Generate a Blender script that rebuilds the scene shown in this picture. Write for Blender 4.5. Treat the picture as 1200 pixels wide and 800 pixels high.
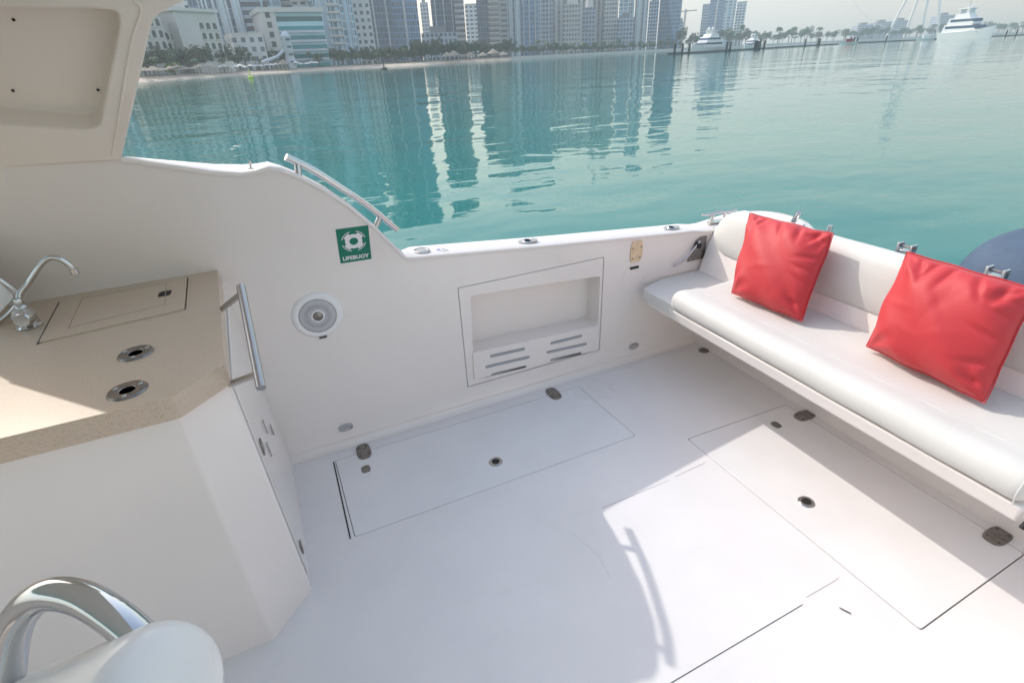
import bpy, bmesh, math, random
from mathutils import Vector, Matrix, Euler
random.seed(7)
PI = math.pi
R = math.radians
for o in list(bpy.data.objects): bpy.data.objects.remove(o)
SC = bpy.context.scene
COL = SC.collection

# ------------------------------------------------------------------ camera
CP, CR, CY = R(29.2), R(-2.7), R(-23.3)
CAMH = 1.75
def rx(a): return Matrix.Rotation(a, 3, 'X')
def rz(a): return Matrix.Rotation(a, 3, 'Z')
CAMR = rz(CY) @ rx(PI/2-CP) @ rz(CR)
cd = bpy.data.cameras.new('camera'); cam = bpy.data.objects.new('camera', cd); COL.objects.link(cam)
cam.matrix_world = Matrix.Translation((0,0,CAMH)) @ CAMR.to_4x4()
cd.sensor_width = 36; cd.sensor_fit = 'HORIZONTAL'; cd.lens = 597.8/1200*36
cd.clip_start = 0.02; cd.clip_end = 20000
SC.camera = cam
SC.cycles.volume_bounces = 3; SC.cycles.max_bounces = 14; SC.cycles.diffuse_bounces = 10

# ------------------------------------------------------------------ sky, sun, exposure
SUN = Vector((-.509, 1.027, 1.0)).normalized()      # towards the sun
SUN_STRENGTH, SKY_STRENGTH, EXPOSURE = 2.0, 0.15, 0.68
w = bpy.data.worlds.new('World'); SC.world = w; w.use_nodes = True
nt = w.node_tree; nt.nodes.clear()
sky = nt.nodes.new('ShaderNodeTexSky'); sky.sky_type = 'NISHITA'; sky.sun_disc = False
sky.sun_elevation = math.asin(SUN.z); sky.sun_rotation = math.atan2(SUN.x, SUN.y)
sky.air_density = 2.2; sky.dust_density = 1.8; sky.ozone_density = 1.6; sky.altitude = 0
bg = nt.nodes.new('ShaderNodeBackground'); bg.inputs[1].default_value = SKY_STRENGTH
wo = nt.nodes.new('ShaderNodeOutputWorld')
wm = nt.nodes.new('ShaderNodeMix'); wm.data_type = 'RGBA'; wm.blend_type = 'MULTIPLY'; wm.inputs[0].default_value = 1; wm.inputs[7].default_value = (1.13, 1.0, .99, 1)
nt.links.new(sky.outputs[0], wm.inputs[6]); nt.links.new(wm.outputs[2], bg.inputs[0]); nt.links.new(bg.outputs[0], wo.inputs[0])
sl = bpy.data.lights.new('sun', 'SUN'); sl.energy = SUN_STRENGTH; sl.angle = R(0.5); sl.color = (1, .95, .88)
so = bpy.data.objects.new('sun', sl); COL.objects.link(so)
so.rotation_euler = SUN.to_track_quat('Z', 'Y').to_euler(); so.location = (0, 0, 30)
SC.view_settings.view_transform = 'Standard'; SC.view_settings.look = 'None'
SC.view_settings.exposure = EXPOSURE; SC.view_settings.gamma = 1; SC.view_settings.use_curve_mapping = False

WATER_Z = -0.35

# ------------------------------------------------------------------ helpers
def tag(o, label=None, cat=None, group=None, kind=None):
    if label: o['label'] = label
    if cat: o['category'] = cat
    if group: o['group'] = group
    if kind: o['kind'] = kind
    return o
def empty(name, loc=(0,0,0), rotz=0, label=None, cat=None, group=None):
    o = bpy.data.objects.new(name, None); COL.objects.link(o)
    o.location = loc; o.rotation_euler = (0,0,rotz); o.empty_display_size = .1
    return tag(o, label, cat, group)
def obj(name, bm, mat, parent=None, smooth=False, bevel=0, seg=2, subsurf=0, loc=None, rot=None, ang=40):
    bmesh.ops.recalc_face_normals(bm, faces=bm.faces)
    me = bpy.data.meshes.new(name); bm.to_mesh(me); bm.free()
    for m in (mat if isinstance(mat, (list, tuple)) else [mat]): me.materials.append(m)
    o = bpy.data.objects.new(name, me); COL.objects.link(o)
    if parent is not None: o.parent = parent
    if loc: o.location = loc
    if rot: o.rotation_euler = rot
    if bevel:
        b = o.modifiers.new('bevel', 'BEVEL'); b.width = bevel; b.segments = seg; b.limit_method = 'ANGLE'; b.angle_limit = R(35)
        b.harden_normals = False
    if subsurf:
        s = o.modifiers.new('sub', 'SUBSURF'); s.levels = subsurf; s.render_levels = subsurf
    if smooth or bevel or subsurf:
        for p in me.polygons: p.use_smooth = True
        try: me.set_sharp_from_angle(angle=R(ang))
        except Exception: pass
    return o
def add_box(bm, x0, x1, y0, y1, z0, z1, mi=0):
    vs = [bm.verts.new((x, y, z)) for x in (x0, x1) for y in (y0, y1) for z in (z0, z1)]
    for f in ((0,1,3,2),(4,6,7,5),(0,4,5,1),(2,3,7,6),(0,2,6,4),(1,5,7,3)):
        fc = bm.faces.new([vs[i] for i in f]); fc.material_index = mi
    return vs
def box(x0, x1, y0, y1, z0, z1):
    bm = bmesh.new(); add_box(bm, x0, x1, y0, y1, z0, z1); return bm
def frame_at(d):
    d = Vector(d).normalized()
    up = Vector((0,0,1)) if abs(d.z) < .95 else Vector((1,0,0))
    a = d.cross(up).normalized(); b = a.cross(d).normalized()
    return a, b
def add_tube(bm, pts, r, n=12, cap=True):
    pts = [Vector(p) for p in pts]; rings = []
    rs = r if isinstance(r, (list, tuple)) else [r]*len(pts)
    a = None
    for i, p in enumerate(pts):
        d = (pts[min(i+1, len(pts)-1)] - pts[max(i-1, 0)]).normalized()
        if a is None: a, b = frame_at(d)
        else:
            a = (a - d*a.dot(d)).normalized(); b = a.cross(d).normalized()
        rings.append([bm.verts.new(p + (a*math.cos(2*PI*k/n) + b*math.sin(2*PI*k/n))*rs[i]) for k in range(n)])
    for u, v in zip(rings, rings[1:]):
        for k in range(n): bm.faces.new((u[k], u[(k+1)%n], v[(k+1)%n], v[k]))
    if cap: bm.faces.new(rings[0][::-1]); bm.faces.new(rings[-1])
def tube(pts, r, n=12):
    bm = bmesh.new(); add_tube(bm, pts, r, n); return bm
def spline(pts, k=8):
    pts = [Vector(p) for p in pts]; P = [2*pts[0]-pts[1]] + pts + [2*pts[-1]-pts[-2]]; out = []
    for i in range(1, len(P)-2):
        for j in range(k):
            t = j/k; a, b, c, d = P[i-1], P[i], P[i+1], P[i+2]
            out.append(.5*((2*b) + (c-a)*t + (2*a-5*b+4*c-d)*t*t + (3*b-a-3*c+d)*t**3))
    out.append(pts[-1]); return out
def add_lathe(bm, prof, n=24, c=(0,0,0), ax='Z', cap=True):
    c = Vector(c); rings = []
    for r, h in prof:
        ring = []
        for k in range(n):
            a = 2*PI*k/n; x, y = r*math.cos(a), r*math.sin(a)
            v = (x, y, h) if ax == 'Z' else ((h, x, y) if ax == 'X' else (x, h, y))
            ring.append(bm.verts.new(c + Vector(v)))
        rings.append(ring)
    for u, v in zip(rings, rings[1:]):
        for k in range(n): bm.faces.new((u[k], u[(k+1)%n], v[(k+1)%n], v[k]))
    if not cap: return
    if prof[0][0] > 1e-6: bm.faces.new(rings[0][::-1])
    if prof[-1][0] > 1e-6: bm.faces.new(rings[-1])
    bmesh.ops.remove_doubles(bm, verts=bm.verts, dist=1e-6)
def lathe(prof, n=24, c=(0,0,0), ax='Z', cap=True):
    bm = bmesh.new(); add_lathe(bm, prof, n, c, ax, cap); return bm
def rounded(poly, r, n=5):
    out = []; m = len(poly)
    for i in range(m):
        p = Vector(poly[i]); a = Vector(poly[i-1])-p; b = Vector(poly[(i+1)%m])-p
        rr = r[i] if isinstance(r, (list, tuple)) else r
        if rr <= 0: out.append(tuple(p)); continue
        rr = min(rr, a.length*.45, b.length*.45)
        p0 = p + a.normalized()*rr; p1 = p + b.normalized()*rr
        for k in range(n+1):
            t = k/n; out.append(tuple(p0*(1-t)**2 + p*2*t*(1-t) + p1*t*t))
    return out
def add_sheet(bm, outer, holes, fn, tidy=True):
    """flat region with holes, each 2D point mapped to 3D by fn"""
    es = []; loops = []
    for lp in [outer]+list(holes):
        vs = [bm.verts.new(fn(*p)) for p in lp]; loops.append(vs)
        for i in range(len(vs)): es.append(bm.edges.new((vs[i], vs[(i+1)%len(vs)])))
    bmesh.ops.triangle_fill(bm, use_beauty=True, use_dissolve=False, edges=es)
    return loops
def add_prism(bm, poly, fn0, fn1, holes=()):
    a = add_sheet(bm, poly, holes, fn0); b = add_sheet(bm, poly, holes, fn1)
    for u, v in zip(a, b):
        for i in range(len(u)):
            j = (i+1) % len(u); bm.faces.new((u[i], u[j], v[j], v[i]))
def prism(poly, z0, z1, holes=()):
    bm = bmesh.new(); add_prism(bm, poly, lambda x, y: (x, y, z0), lambda x, y: (x, y, z1), holes); return bm
def wallprism(poly, y0, y1, holes=()):
    bm = bmesh.new(); add_prism(bm, poly, lambda x, z: (x, y0, z), lambda x, z: (x, y1, z), holes); return bm
def oval(cx, cy, a, b, n=20, rot=0, e=2.0):
    out = []
    for k in range(n):
        t = 2*PI*k/n; c, s = math.cos(t), math.sin(t)
        x = a*abs(c)**(2/e)*(1 if c >= 0 else -1); y = b*abs(s)**(2/e)*(1 if s >= 0 else -1)
        out.append((cx + x*math.cos(rot)-y*math.sin(rot), cy + x*math.sin(rot)+y*math.cos(rot)))
    return out
def dup(o, parent=None):
    c = o.copy(); COL.objects.link(c)
    if parent is not None: c.parent = parent
    for ch in list(o.children): dup(ch, c)
    return c

# ------------------------------------------------------------------ materials
def mat(name, col, rough=.5, metal=0, spec=.5, coat=0, noise=None, bump=None, nscale=8, var=0):
    m = bpy.data.materials.new(name); m.use_nodes = True; t = m.node_tree; p = t.nodes['Principled BSDF']
    p.inputs['Base Color'].default_value = (*col, 1); p.inputs['Roughness'].default_value = rough
    p.inputs['Metallic'].default_value = metal; p.inputs['Specular IOR Level'].default_value = spec
    if coat: p.inputs['Coat Weight'].default_value = coat; p.inputs['Coat Roughness'].default_value = .08
    tc = t.nodes.new('ShaderNodeTexCoord')
    if var:
        n = t.nodes.new('ShaderNodeTexNoise'); n.inputs['Scale'].default_value = nscale; n.inputs['Detail'].default_value = 6
        r = t.nodes.new('ShaderNodeValToRGB')
        r.color_ramp.elements[0].color = (*[c*(1-var) for c in col], 1); r.color_ramp.elements[1].color = (*[min(1, c*(1+var)) for c in col], 1)
        r.color_ramp.elements[0].position = .3; r.color_ramp.elements[1].position = .7
        t.links.new(tc.outputs['Object'], n.inputs['Vector']); t.links.new(n.outputs[0], r.inputs[0]); t.links.new(r.outputs[0], p.inputs['Base Color'])
    if bump:
        n2 = t.nodes.new('ShaderNodeTexNoise'); n2.inputs['Scale'].default_value = bump[0]; n2.inputs['Detail'].default_value = 3
        b = t.nodes.new('ShaderNodeBump'); b.inputs['Strength'].default_value = bump[1]; b.inputs['Distance'].default_value = bump[2]
        t.links.new(tc.outputs['Object'], n2.inputs['Vector']); t.links.new(n2.outputs[0], b.inputs['Height']); t.links.new(b.outputs[0], p.inputs['Normal'])
    return m
M = {}
M['gel'] = mat('white_gelcoat', (.82, .765, .725), .22, coat=.35, var=.025, nscale=2.2, bump=(2.5, .12, .004))
M['deck'] = mat('nonskid_deck', (.79, .765, .755), .42, var=.03, nscale=3, bump=(900, .35, .0006))
def deck_wear(m):
    t = m.node_tree; p = t.nodes['Principled BSDF']; tc = t.nodes.new('ShaderNodeTexCoord')
    n = t.nodes.new('ShaderNodeTexNoise'); n.inputs['Scale'].default_value = 1.7; n.inputs['Detail'].default_value = 5; t.links.new(tc.outputs['Object'], n.inputs['Vector'])
    r = t.nodes.new('ShaderNodeMapRange'); r.inputs[1].default_value = .3; r.inputs[2].default_value = .7; r.inputs[3].default_value = .26; r.inputs[4].default_value = .55
    t.links.new(n.outputs[0], r.inputs[0]); t.links.new(r.outputs[0], p.inputs['Roughness'])
    src = p.inputs['Base Color'].links[0].from_socket
    v = t.nodes.new('ShaderNodeTexVoronoi'); v.inputs['Scale'].default_value = 3.1; t.links.new(tc.outputs['Object'], v.inputs['Vector'])
    l = t.nodes.new('ShaderNodeMath'); l.operation = 'LESS_THAN'; l.inputs[1].default_value = .011; t.links.new(v.outputs['Distance'], l.inputs[0])
    # long faint grime streaks
    mp = t.nodes.new('ShaderNodeMapping'); mp.inputs['Scale'].default_value = (1.2, 6, 1); mp.inputs['Rotation'].default_value = (0, 0, .5); t.links.new(tc.outputs['Object'], mp.inputs['Vector'])
    g = t.nodes.new('ShaderNodeTexNoise'); g.inputs['Scale'].default_value = 2.3; g.inputs['Detail'].default_value = 8; g.inputs['Roughness'].default_value = .7; t.links.new(mp.outputs[0], g.inputs['Vector'])
    gr = t.nodes.new('ShaderNodeMapRange'); gr.inputs[1].default_value = .56; gr.inputs[2].default_value = .72; gr.inputs[3].default_value = 0; gr.inputs[4].default_value = .07; t.links.new(g.outputs[0], gr.inputs[0])
    m1 = t.nodes.new('ShaderNodeMix'); m1.data_type = 'RGBA'; m1.inputs[7].default_value = (.45, .42, .38, 1); t.links.new(gr.outputs[0], m1.inputs[0]); t.links.new(src, m1.inputs[6])
    m2 = t.nodes.new('ShaderNodeMix'); m2.data_type = 'RGBA'; m2.inputs[7].default_value = (.16, .14, .12, 1); t.links.new(l.outputs[0], m2.inputs[0]); t.links.new(m1.outputs[2], m2.inputs[6])
    t.links.new(m2.outputs[2], p.inputs['Base Color'])
deck_wear(M['deck'])
M['hatch'] = mat('hatch_gelcoat', (.79, .775, .77), .38, var=.03, nscale=4, bump=(700, .3, .0005))
deck_wear(M['hatch'])
M['panel'] = mat('cream_gelcoat', (.80, .715, .64), .35, var=.03, nscale=3, bump=(30, .08, .002))
M['recess'] = mat('recess_cream', (.72, .62, .54), .45, var=.07, nscale=5)
M['steel'] = mat('stainless', (.56, .56, .57), .14, 1)
M['brushed'] = mat('brushed_steel', (.46, .455, .45), .3, 1)
M['chrome'] = mat('chrome', (.62, .63, .64), .10, 1)
M['oldsteel'] = mat('weathered_steel', (.27, .25, .23), .35, 1, var=.25, nscale=60)
M['black'] = mat('black_void', (.012, .012, .012), .6)
M['grey'] = mat('grey_plastic', (.35, .36, .38), .45); M['caulk'] = mat('grey_caulk', (.42, .40, .38), .7)
M['gasket'] = mat('dark_gasket', (.09, .085, .08), .7)
M['vinyl'] = mat('white_vinyl', (.66, .65, .615), .55, var=.02, nscale=5, bump=(450, .25, .0006))
M['piping'] = mat('vinyl_piping', (.70, .70, .68), .4)
M['pad'] = mat('beige_pad', (.72, .55, .36), .6, var=.15, nscale=30)
M['green'] = mat('sign_green', (.005, .18, .115), .35)
M['white'] = mat('white_paint', (.82, .82, .82), .4)
M['blue'] = mat('sticker_blue', (.25, .27, .5), .4)
M['cover'] = mat('blue_canvas', (.065, .105, .165), .75, var=.08, nscale=12, bump=(14, .5, .01))
M['spk'] = mat('speaker_mesh', (.33, .33, .35), .55, bump=(500, .8, .002))

def speckle(name, col):
    m = mat(name, col, .3); t = m.node_tree; p = t.nodes['Principled BSDF']; tc = t.nodes.new('ShaderNodeTexCoord')
    n = t.nodes.new('ShaderNodeTexNoise'); n.inputs['Scale'].default_value = 220; n.inputs['Detail'].default_value = 2
    r = t.nodes.new('ShaderNodeValToRGB'); e = r.color_ramp.elements
    e[0].position = .33; e[0].color = (col[0]*.84, col[1]*.79, col[2]*.75, 1); e[1].position = .45; e[1].color = (*col, 1)
    x = e.new(.68); x.color = (*col, 1); x = e.new(.78); x.color = (min(1, col[0]*1.15), min(1, col[1]*1.17), min(1, col[2]*1.18), 1)
    t.links.new(tc.outputs['Object'], n.inputs['Vector']); t.links.new(n.outputs[0], r.inputs[0]); t.links.new(r.outputs[0], p.inputs['Base Color'])
    return m
M['stone'] = speckle('beige_solid_surface', (.60, .485, .375))
M['stone2'] = speckle('beige_solid_surface_dark', (.33, .25, .19))

def leather():
    m = mat('red_leather', (.53, .030, .038), .58, bump=(260, .35, .0012)); t = m.node_tree; p = t.nodes['Principled BSDF']
    p.inputs['Sheen Weight'].default_value = .1
    return m
M['red'] = leather()

# ------------------------------------------------------------------ setting: water, land, beach, haze
def water_mat():
    m = bpy.data.materials.new('sea_water'); m.use_nodes = True; t = m.node_tree; p = t.nodes['Principled BSDF']
    p.inputs['Roughness'].default_value = .03; p.inputs['IOR'].default_value = 1.333
    g = t.nodes.new('ShaderNodeNewGeometry')
    def noise(scale, sx, sy, rot, detail=3, dist=0):
        mp = t.nodes.new('ShaderNodeMapping'); mp.inputs['Scale'].default_value = (sx, sy, 1); mp.inputs['Rotation'].default_value = (0, 0, rot)
        n = t.nodes.new('ShaderNodeTexNoise'); n.inputs['Scale'].default_value = scale; n.inputs['Detail'].default_value = detail
        n.inputs['Distortion'].default_value = dist
        t.links.new(g.outputs['Position'], mp.inputs['Vector']); t.links.new(mp.outputs[0], n.inputs['Vector']); return n.outputs[0]
    # crests lie across the line of sight
    n1 = noise(.55, .55, 1.0, R(20), 2, .3); n2 = noise(1.7, .6, 1.0, R(35), 3, .2); n3 = noise(.13, .6, 1.0, R(10), 2)
    def mul(a, k):
        q = t.nodes.new('ShaderNodeMath'); q.operation = 'MULTIPLY'; t.links.new(a, q.inputs[0]); q.inputs[1].default_value = k; return q.outputs[0]
    def add(a, b):
        q = t.nodes.new('ShaderNodeMath'); q.operation = 'ADD'; t.links.new(a, q.inputs[0]); t.links.new(b, q.inputs[1]); return q.outputs[0]
    hgt = add(add(mul(n1, .062), mul(n2, .012)), mul(n3, .17))
    b = t.nodes.new('ShaderNodeBump'); b.inputs['Strength'].default_value = 1; b.inputs['Distance'].default_value = 1.0
    t.links.new(hgt, b.inputs['Height']); t.links.new(b.outputs[0], p.inputs['Normal'])
    n4 = noise(.02, 1, 1, 0, 3); r = t.nodes.new('ShaderNodeValToRGB')
    r.color_ramp.elements[0].position = .35; r.color_ramp.elements[0].color = (.010, .155, .145, 1)
    r.color_ramp.elements[1].position = .65; r.color_ramp.elements[1].color = (.018, .205, .190, 1)
    t.links.new(n4, r.inputs[0]); t.links.new(r.outputs[0], p.inputs['Base Color'])
    return m
M['water'] = water_mat()
bm = bmesh.new()
add_sheet(bm, [(-3000,-3000),(3000,-3000),(3000,3000),(-3000,3000)], [], lambda x, y: (x, y, WATER_Z))
tag(obj('sea_water', bm, M['water']), 'calm teal sea water with rippled reflections of the towers', 'water', kind='structure')

def horizon_y(px):
    lo, hi = -200, 300
    for _ in range(40):
        m = (lo+hi)/2
        if (CAMR @ Vector((px-600, -(m-400), -597.8))).z > 0: lo = m
        else: hi = m
    return lo
def P(px, d, z=0.):
    """point on the bearing of a photo column, d metres away"""
    v = CAMR @ Vector((px-600, -(horizon_y(px)-400), -597.8)); v.z = 0; v.normalize()
    return Vector((v.x*d, v.y*d, z))
def HT(px, y, d):
    """real height above the water of something whose top is seen at photo row y"""
    v = CAMR @ Vector((px-600, -(y-400), -597.8))
    return CAMH + d*v.z/math.hypot(v.x, v.y)
SHORE = [(-500,110),(-250,130),(0,150),(165,185),(235,215),(300,250),(400,262),(480,262),(560,300),(640,370),(720,450),(790,560),(860,700),(1000,950),(1130,1150),(1250,1300),(1500,1700)]
def shore_d(px):
    for (a, da), (b, db) in zip(SHORE, SHORE[1:]):
        if a <= px <= b: return da + (db-da)*(px-a)/(b-a)
    return SHORE[-1][1]
M['sand'] = mat('beach_sand', (.50, .42, .34), .9, var=.12, nscale=.4)
M['land'] = mat('park_ground', (.16, .17, .12), .95, var=.3, nscale=.05)
cols = list(range(-500, 1501, 25))
bm = bmesh.new(); rows = []
for k, (dd, z) in enumerate([(-1.5, WATER_Z-.3), (0, WATER_Z+.01), (3, .05), (14, .55), (24, .8)]):
    rows.append([bm.verts.new(P(px, shore_d(px)+dd+ (1.5*math.sin(px*.05) if k else 0), z)) for px in cols])
for a, b in zip(rows, rows[1:]):
    for i in range(len(cols)-1): bm.faces.new((a[i], a[i+1], b[i+1], b[i]))
tag(obj('beach_sand', bm, M['sand'], smooth=True), 'pale strip of sandy beach along the far shore', 'beach', kind='structure')
bm = bmesh.new(); rows = []
for dd, z in [(22, .7), (30, 1.2), (1050, 1.6)]:
    rows.append([bm.verts.new(P(px, shore_d(px)+dd, z)) for px in cols])
for a, b in zip(rows, rows[1:]):
    for i in range(len(cols)-1): bm.faces.new((a[i], a[i+1], b[i+1], b[i]))
tag(obj('park_ground', bm, M['land'], smooth=True), 'flat ground of the waterfront behind the beach', 'ground', kind='structure')

hz = bpy.data.materials.new('haze'); hz.use_nodes = True; t = hz.node_tree; t.nodes.clear()
pv = t.nodes.new('ShaderNodeVolumePrincipled'); pv.inputs['Color'].default_value = (.86, .93, 1, 1); pv.inputs['Density'].default_value = .00046
pv.inputs['Anisotropy'].default_value = .45
mo = t.nodes.new('ShaderNodeOutputMaterial'); t.links.new(pv.outputs[0], mo.inputs['Volume'])
HAZE = True
if HAZE:
    ho = obj('haze', box(-3010, 3010, -3010, 3010, WATER_Z-3, 330), hz)
    tag(ho, 'pale sea haze between the boat and the far shore', 'haze', kind='stuff')

# ================================================================== THE BOAT
boat = empty('motor_boat', (0,0,0), 0, 'white motor boat cockpit with deck hatches, coaming and port gunwale, in the foreground', 'boat')
# --- deck with channels for the three hatches
H1 = [(-.065,2.187),(1.36,2.18),(1.388,1.65),(-.055,1.655)]
H2 = [(1.602,1.512),(2.28,1.49),(2.278,.40),(1.62,.388)]
H3 = [(.775,1.322),(1.572,1.328),(1.578,.627),(.70,.625)]
FLOOR = [(-2.6,-.62),(2.36,-.62),(2.36,2.285),(-2.6,2.285)]
def inset(poly, d):
    c = Vector((sum(p[0] for p in poly)/len(poly), sum(p[1] for p in poly)/len(poly))); out = []
    n = len(poly)
    for i in range(n):
        p = Vector(poly[i]); a = (Vector(poly[i-1])-p).normalized(); b = (Vector(poly[(i+1)%n])-p).normalized()
        s = (a+b); sn = abs(a.x*b.y-a.y*b.x); out.append(tuple(p + (a+b)*d/max(sn, .2)))
    return out
bm = bmesh.new()
loops = add_sheet(bm, FLOOR, [rounded(h, .012, 3) for h in (H1, H2)], lambda x, y: (x, y, 0))
for lp in loops[1:]:
    low = [bm.verts.new((v.co.x, v.co.y, -.014)) for v in lp]
    for i in range(len(lp)):
        j = (i+1) % len(lp); bm.faces.new((lp[i], lp[j], low[j], low[i]))
deck = obj('cockpit_deck', bm, M['deck'], boat)
bm = bmesh.new(); add_box(bm, -2.6, 2.36, -.62, 2.285, -.06, -.0145)
obj('hatch_gutter', bm, M['gasket'], boat)
def hatch(poly, gap, name, mt, label, bev=.002):
    bm = prism(rounded(inset(poly, gap), .012, 3), -.012, .001)
    o = obj(name, bm, mt, boat, bevel=bev); o['label'] = label; return o
hat1 = hatch(H1, .0028, 'storage_hatch', M['hatch'], 'long storage hatch beside the port wall')
hat2 = hatch(H2, .0042, 'storage_hatch', M['hatch'], 'half sunlit hatch in front of the bench')
def seam(pts, wd, m):
    bm = bmesh.new()
    for (x0, y0), (x1, y1) in zip(pts, pts[1:]):
        d = Vector((x1-x0, y1-y0)).normalized(); n_ = Vector((-d.y, d.x))*wd/2
        bm.faces.new([bm.verts.new(p) for p in ((x0-n_.x,y0-n_.y,.0008),(x1-n_.x,y1-n_.y,.0008),(x1+n_.x,y1+n_.y,.0008),(x0+n_.x,y0+n_.y,.0008))])
    return obj('deck_seam', bm, m, boat)
seam([(.55,.612),(.764,.622),(1.35,.626)], .0030, M['gasket']); seam([(1.385,.640),(1.525,.640),(1.56,.642)], .0022, M['caulk'])
seam([(.96,1.320),(1.33,1.322)], .0022, M['caulk']); seam([(1.37,1.327),(1.56,1.336)], .0022, M['caulk'])
seam([(.775,1.262),(.815,1.12),(.80,1.02)], .0009, M['caulk'])
seam([(1.66,.43),(2.26,.44)], .0012, M['caulk'])
# black strip paints the dark of the open gap at hatch 1's forward end
bm = bmesh.new(); add_box(bm, -.0755, -.0695, 1.655, 2.18, -.010, .0016); obj('gap_shade', bm, M['black'], hat1)
def hinge(cx, cy, rot, parent, a=.036, b=.062):
    o = obj('hinge', prism(oval(cx, cy, a, b, 24, rot, 2.8), .0012, .006), M['oldsteel'], parent, bevel=.0015)
    for dx in (-.55, .55):
        for dy in (-.55, 0, .55):
            x = cx + (dx*a*math.cos(rot)-dy*b*math.sin(rot)); y = cy + (dx*a*math.sin(rot)+dy*b*math.cos(rot))
            obj('screw', lathe([(0,.0072),(.005,.0071),(.0062,.006)], 10, (x, y, 0)), M['gasket'], o)
    kn = bmesh.new()
    d = Vector((math.cos(rot), math.sin(rot), 0))
    add_tube(kn, [Vector((cx, cy, .0065))-d*a*.95, Vector((cx, cy, .0065))+d*a*.95], .0042, 8)
    obj('knuckle', kn, M['oldsteel'], o, smooth=True)
    return o
hinge(.08, 2.187, 0, hat1); hinge(1.19, 2.181, 0, hat1)
hinge(2.279, 1.372, PI/2, hat2); hinge(2.278, .492, PI/2, hat2)
def flush_latch(x, y, parent):
    r = obj('flush_latch', lathe([(.020,.0045),(.031,.0045),(.035,.001),(.035,-.004)], 28, (x, y, 0), 'Z', False), M['steel'], parent, smooth=True)
    obj('latch_well', lathe([(0,-.004),(.020,-.004),(.020,.004)], 20, (x, y, 0)), M['black'], r)
    obj('latch_tongue', prism(oval(x+.006, y-.003, .011, .006, 12, .7), -.003, .0025), M['steel'], r)
    return r
flush_latch(.659, 1.805, hat1); flush_latch(1.771, .95, hat2)
obj('deck_plate', prism(oval(.066, 2.05, .022, .026, 20, 0, 3), .0012, .004), M['oldsteel'], hat1, bevel=.001)
obj('deck_plate', prism(oval(2.085, 1.385, .022, .026, 20, 0, 3), .0012, .004), M['oldsteel'], hat2, bevel=.001)
obj('drain_fitting', lathe([(0,.002),(.018,.002),(.018,.005),(.03,.005),(.034,0)], 20, (2.30, 2.15, 0), 'Z', False), M['oldsteel'], boat, smooth=True)
# thin stains and a scuff
for (x0, y0, x1, y1, wd) in ((1.45,.56,1.466,.528,.004),(1.06,.395,1.075,.385,.003)):
    add = bmesh.new(); add_sheet(add, [(x0,y0),(x0+wd,y0+.002),(x1+wd,y1+.002),(x1,y1)], [], lambda x, y: (x, y, .004)); obj('scuff_mark', add, M['gasket'], boat)

# --- port side wall (vertical below, leaning in above)
def soft(z): 
    k = 26.0; return math.log1p(math.exp(min(60, k*(z-.965))))/k
def wy(z): return 2.285 - .33*soft(z)
TOP = [(-2.6,1.45),(-1.04,1.49),(-1.02,1.53),(-.44,1.508),(-.419,1.505),(-.36,1.486),(-.28,1.462),(-.194,1.436),(-.108,1.418),(-.06,1.42),(-.013,1.430),(.026,1.418),(.079,1.386),(.163,1.322),(.249,1.236),(.342,1.122),(.409,1.026),(.445,.972),(.468,.946),(.52,.939),(1.2,.872),(2.05,.797),(2.2,.786),(2.3,.768),(2.42,.75)]
def top(x):
    for (a, za), (b, zb) in zip(TOP, TOP[1:]):
        if a <= x <= b: return za + (zb-za)*(x-a)/(b-a)
    return TOP[-1][1]
NX0, NX1, NZ0, NZ1 = .70, 1.572, .142, .745    # niche frame outline
xs = sorted(set([round(a, 4) for a, _ in TOP] + [round(-2.6+.2*i, 3) for i in range(25)] + [.30,.375,.43,.455,.53,NX0,NX1,1.0,1.3,-.9,-.6]))
xs = [x for x in xs if x <= 2.36]+[2.36]
bm = bmesh.new()
zlow = [0, .02, NZ0, .3, .45, .6, NZ1]
def column(x):
    zt = top(x); zs = [z for z in zlow] ; n = 16
    zs += [NZ1 + (zt-NZ1)*(i/n) for i in range(1, n+1)]
    return [bm.verts.new((x, wy(z) - (.028*(1-z/.02)**2 if z < .02 else 0), z)) for z in zs]
colsv = [column(x) for x in xs]
for i in range(len(xs)-1):
    for j in range(len(colsv[0])-1):
        zc = (colsv[i][j].co.z + colsv[i][j+1].co.z)/2
        if xs[i] >= NX0-1e-6 and xs[i+1] <= NX1+1e-6 and NZ0 < zc < NZ1: continue
        bm.faces.new((colsv[i][j], colsv[i+1][j], colsv[i+1][j+1], colsv[i][j+1]))
wall = obj('side_wall', bm, M['gel'], boat, smooth=True, ang=60)
# cove fillet between deck and wall
pts = []
bm = bmesh.new(); prof = [(0.0,.0006)]+[(.045-.045*math.cos(a*PI/2/6), .045-.045*math.sin((6-a)*PI/2/6)) for a in range(7)]
r = .04; arc = [(2.285-r+r*math.sin(a*PI/2/7), r-r*math.cos(a*PI/2/7)+.0008) for a in range(8)]
arc[-1] = (2.2835, r)
va = [bm.verts.new((-.23, y, z)) for y, z in arc]; vb = [bm.verts.new((2.36, y, z)) for y, z in arc]
for i in range(7): bm.faces.new((va[i], vb[i], vb[i+1], va[i+1]))
obj('wall_cove', bm, M['gel'], boat, smooth=True)

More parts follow.
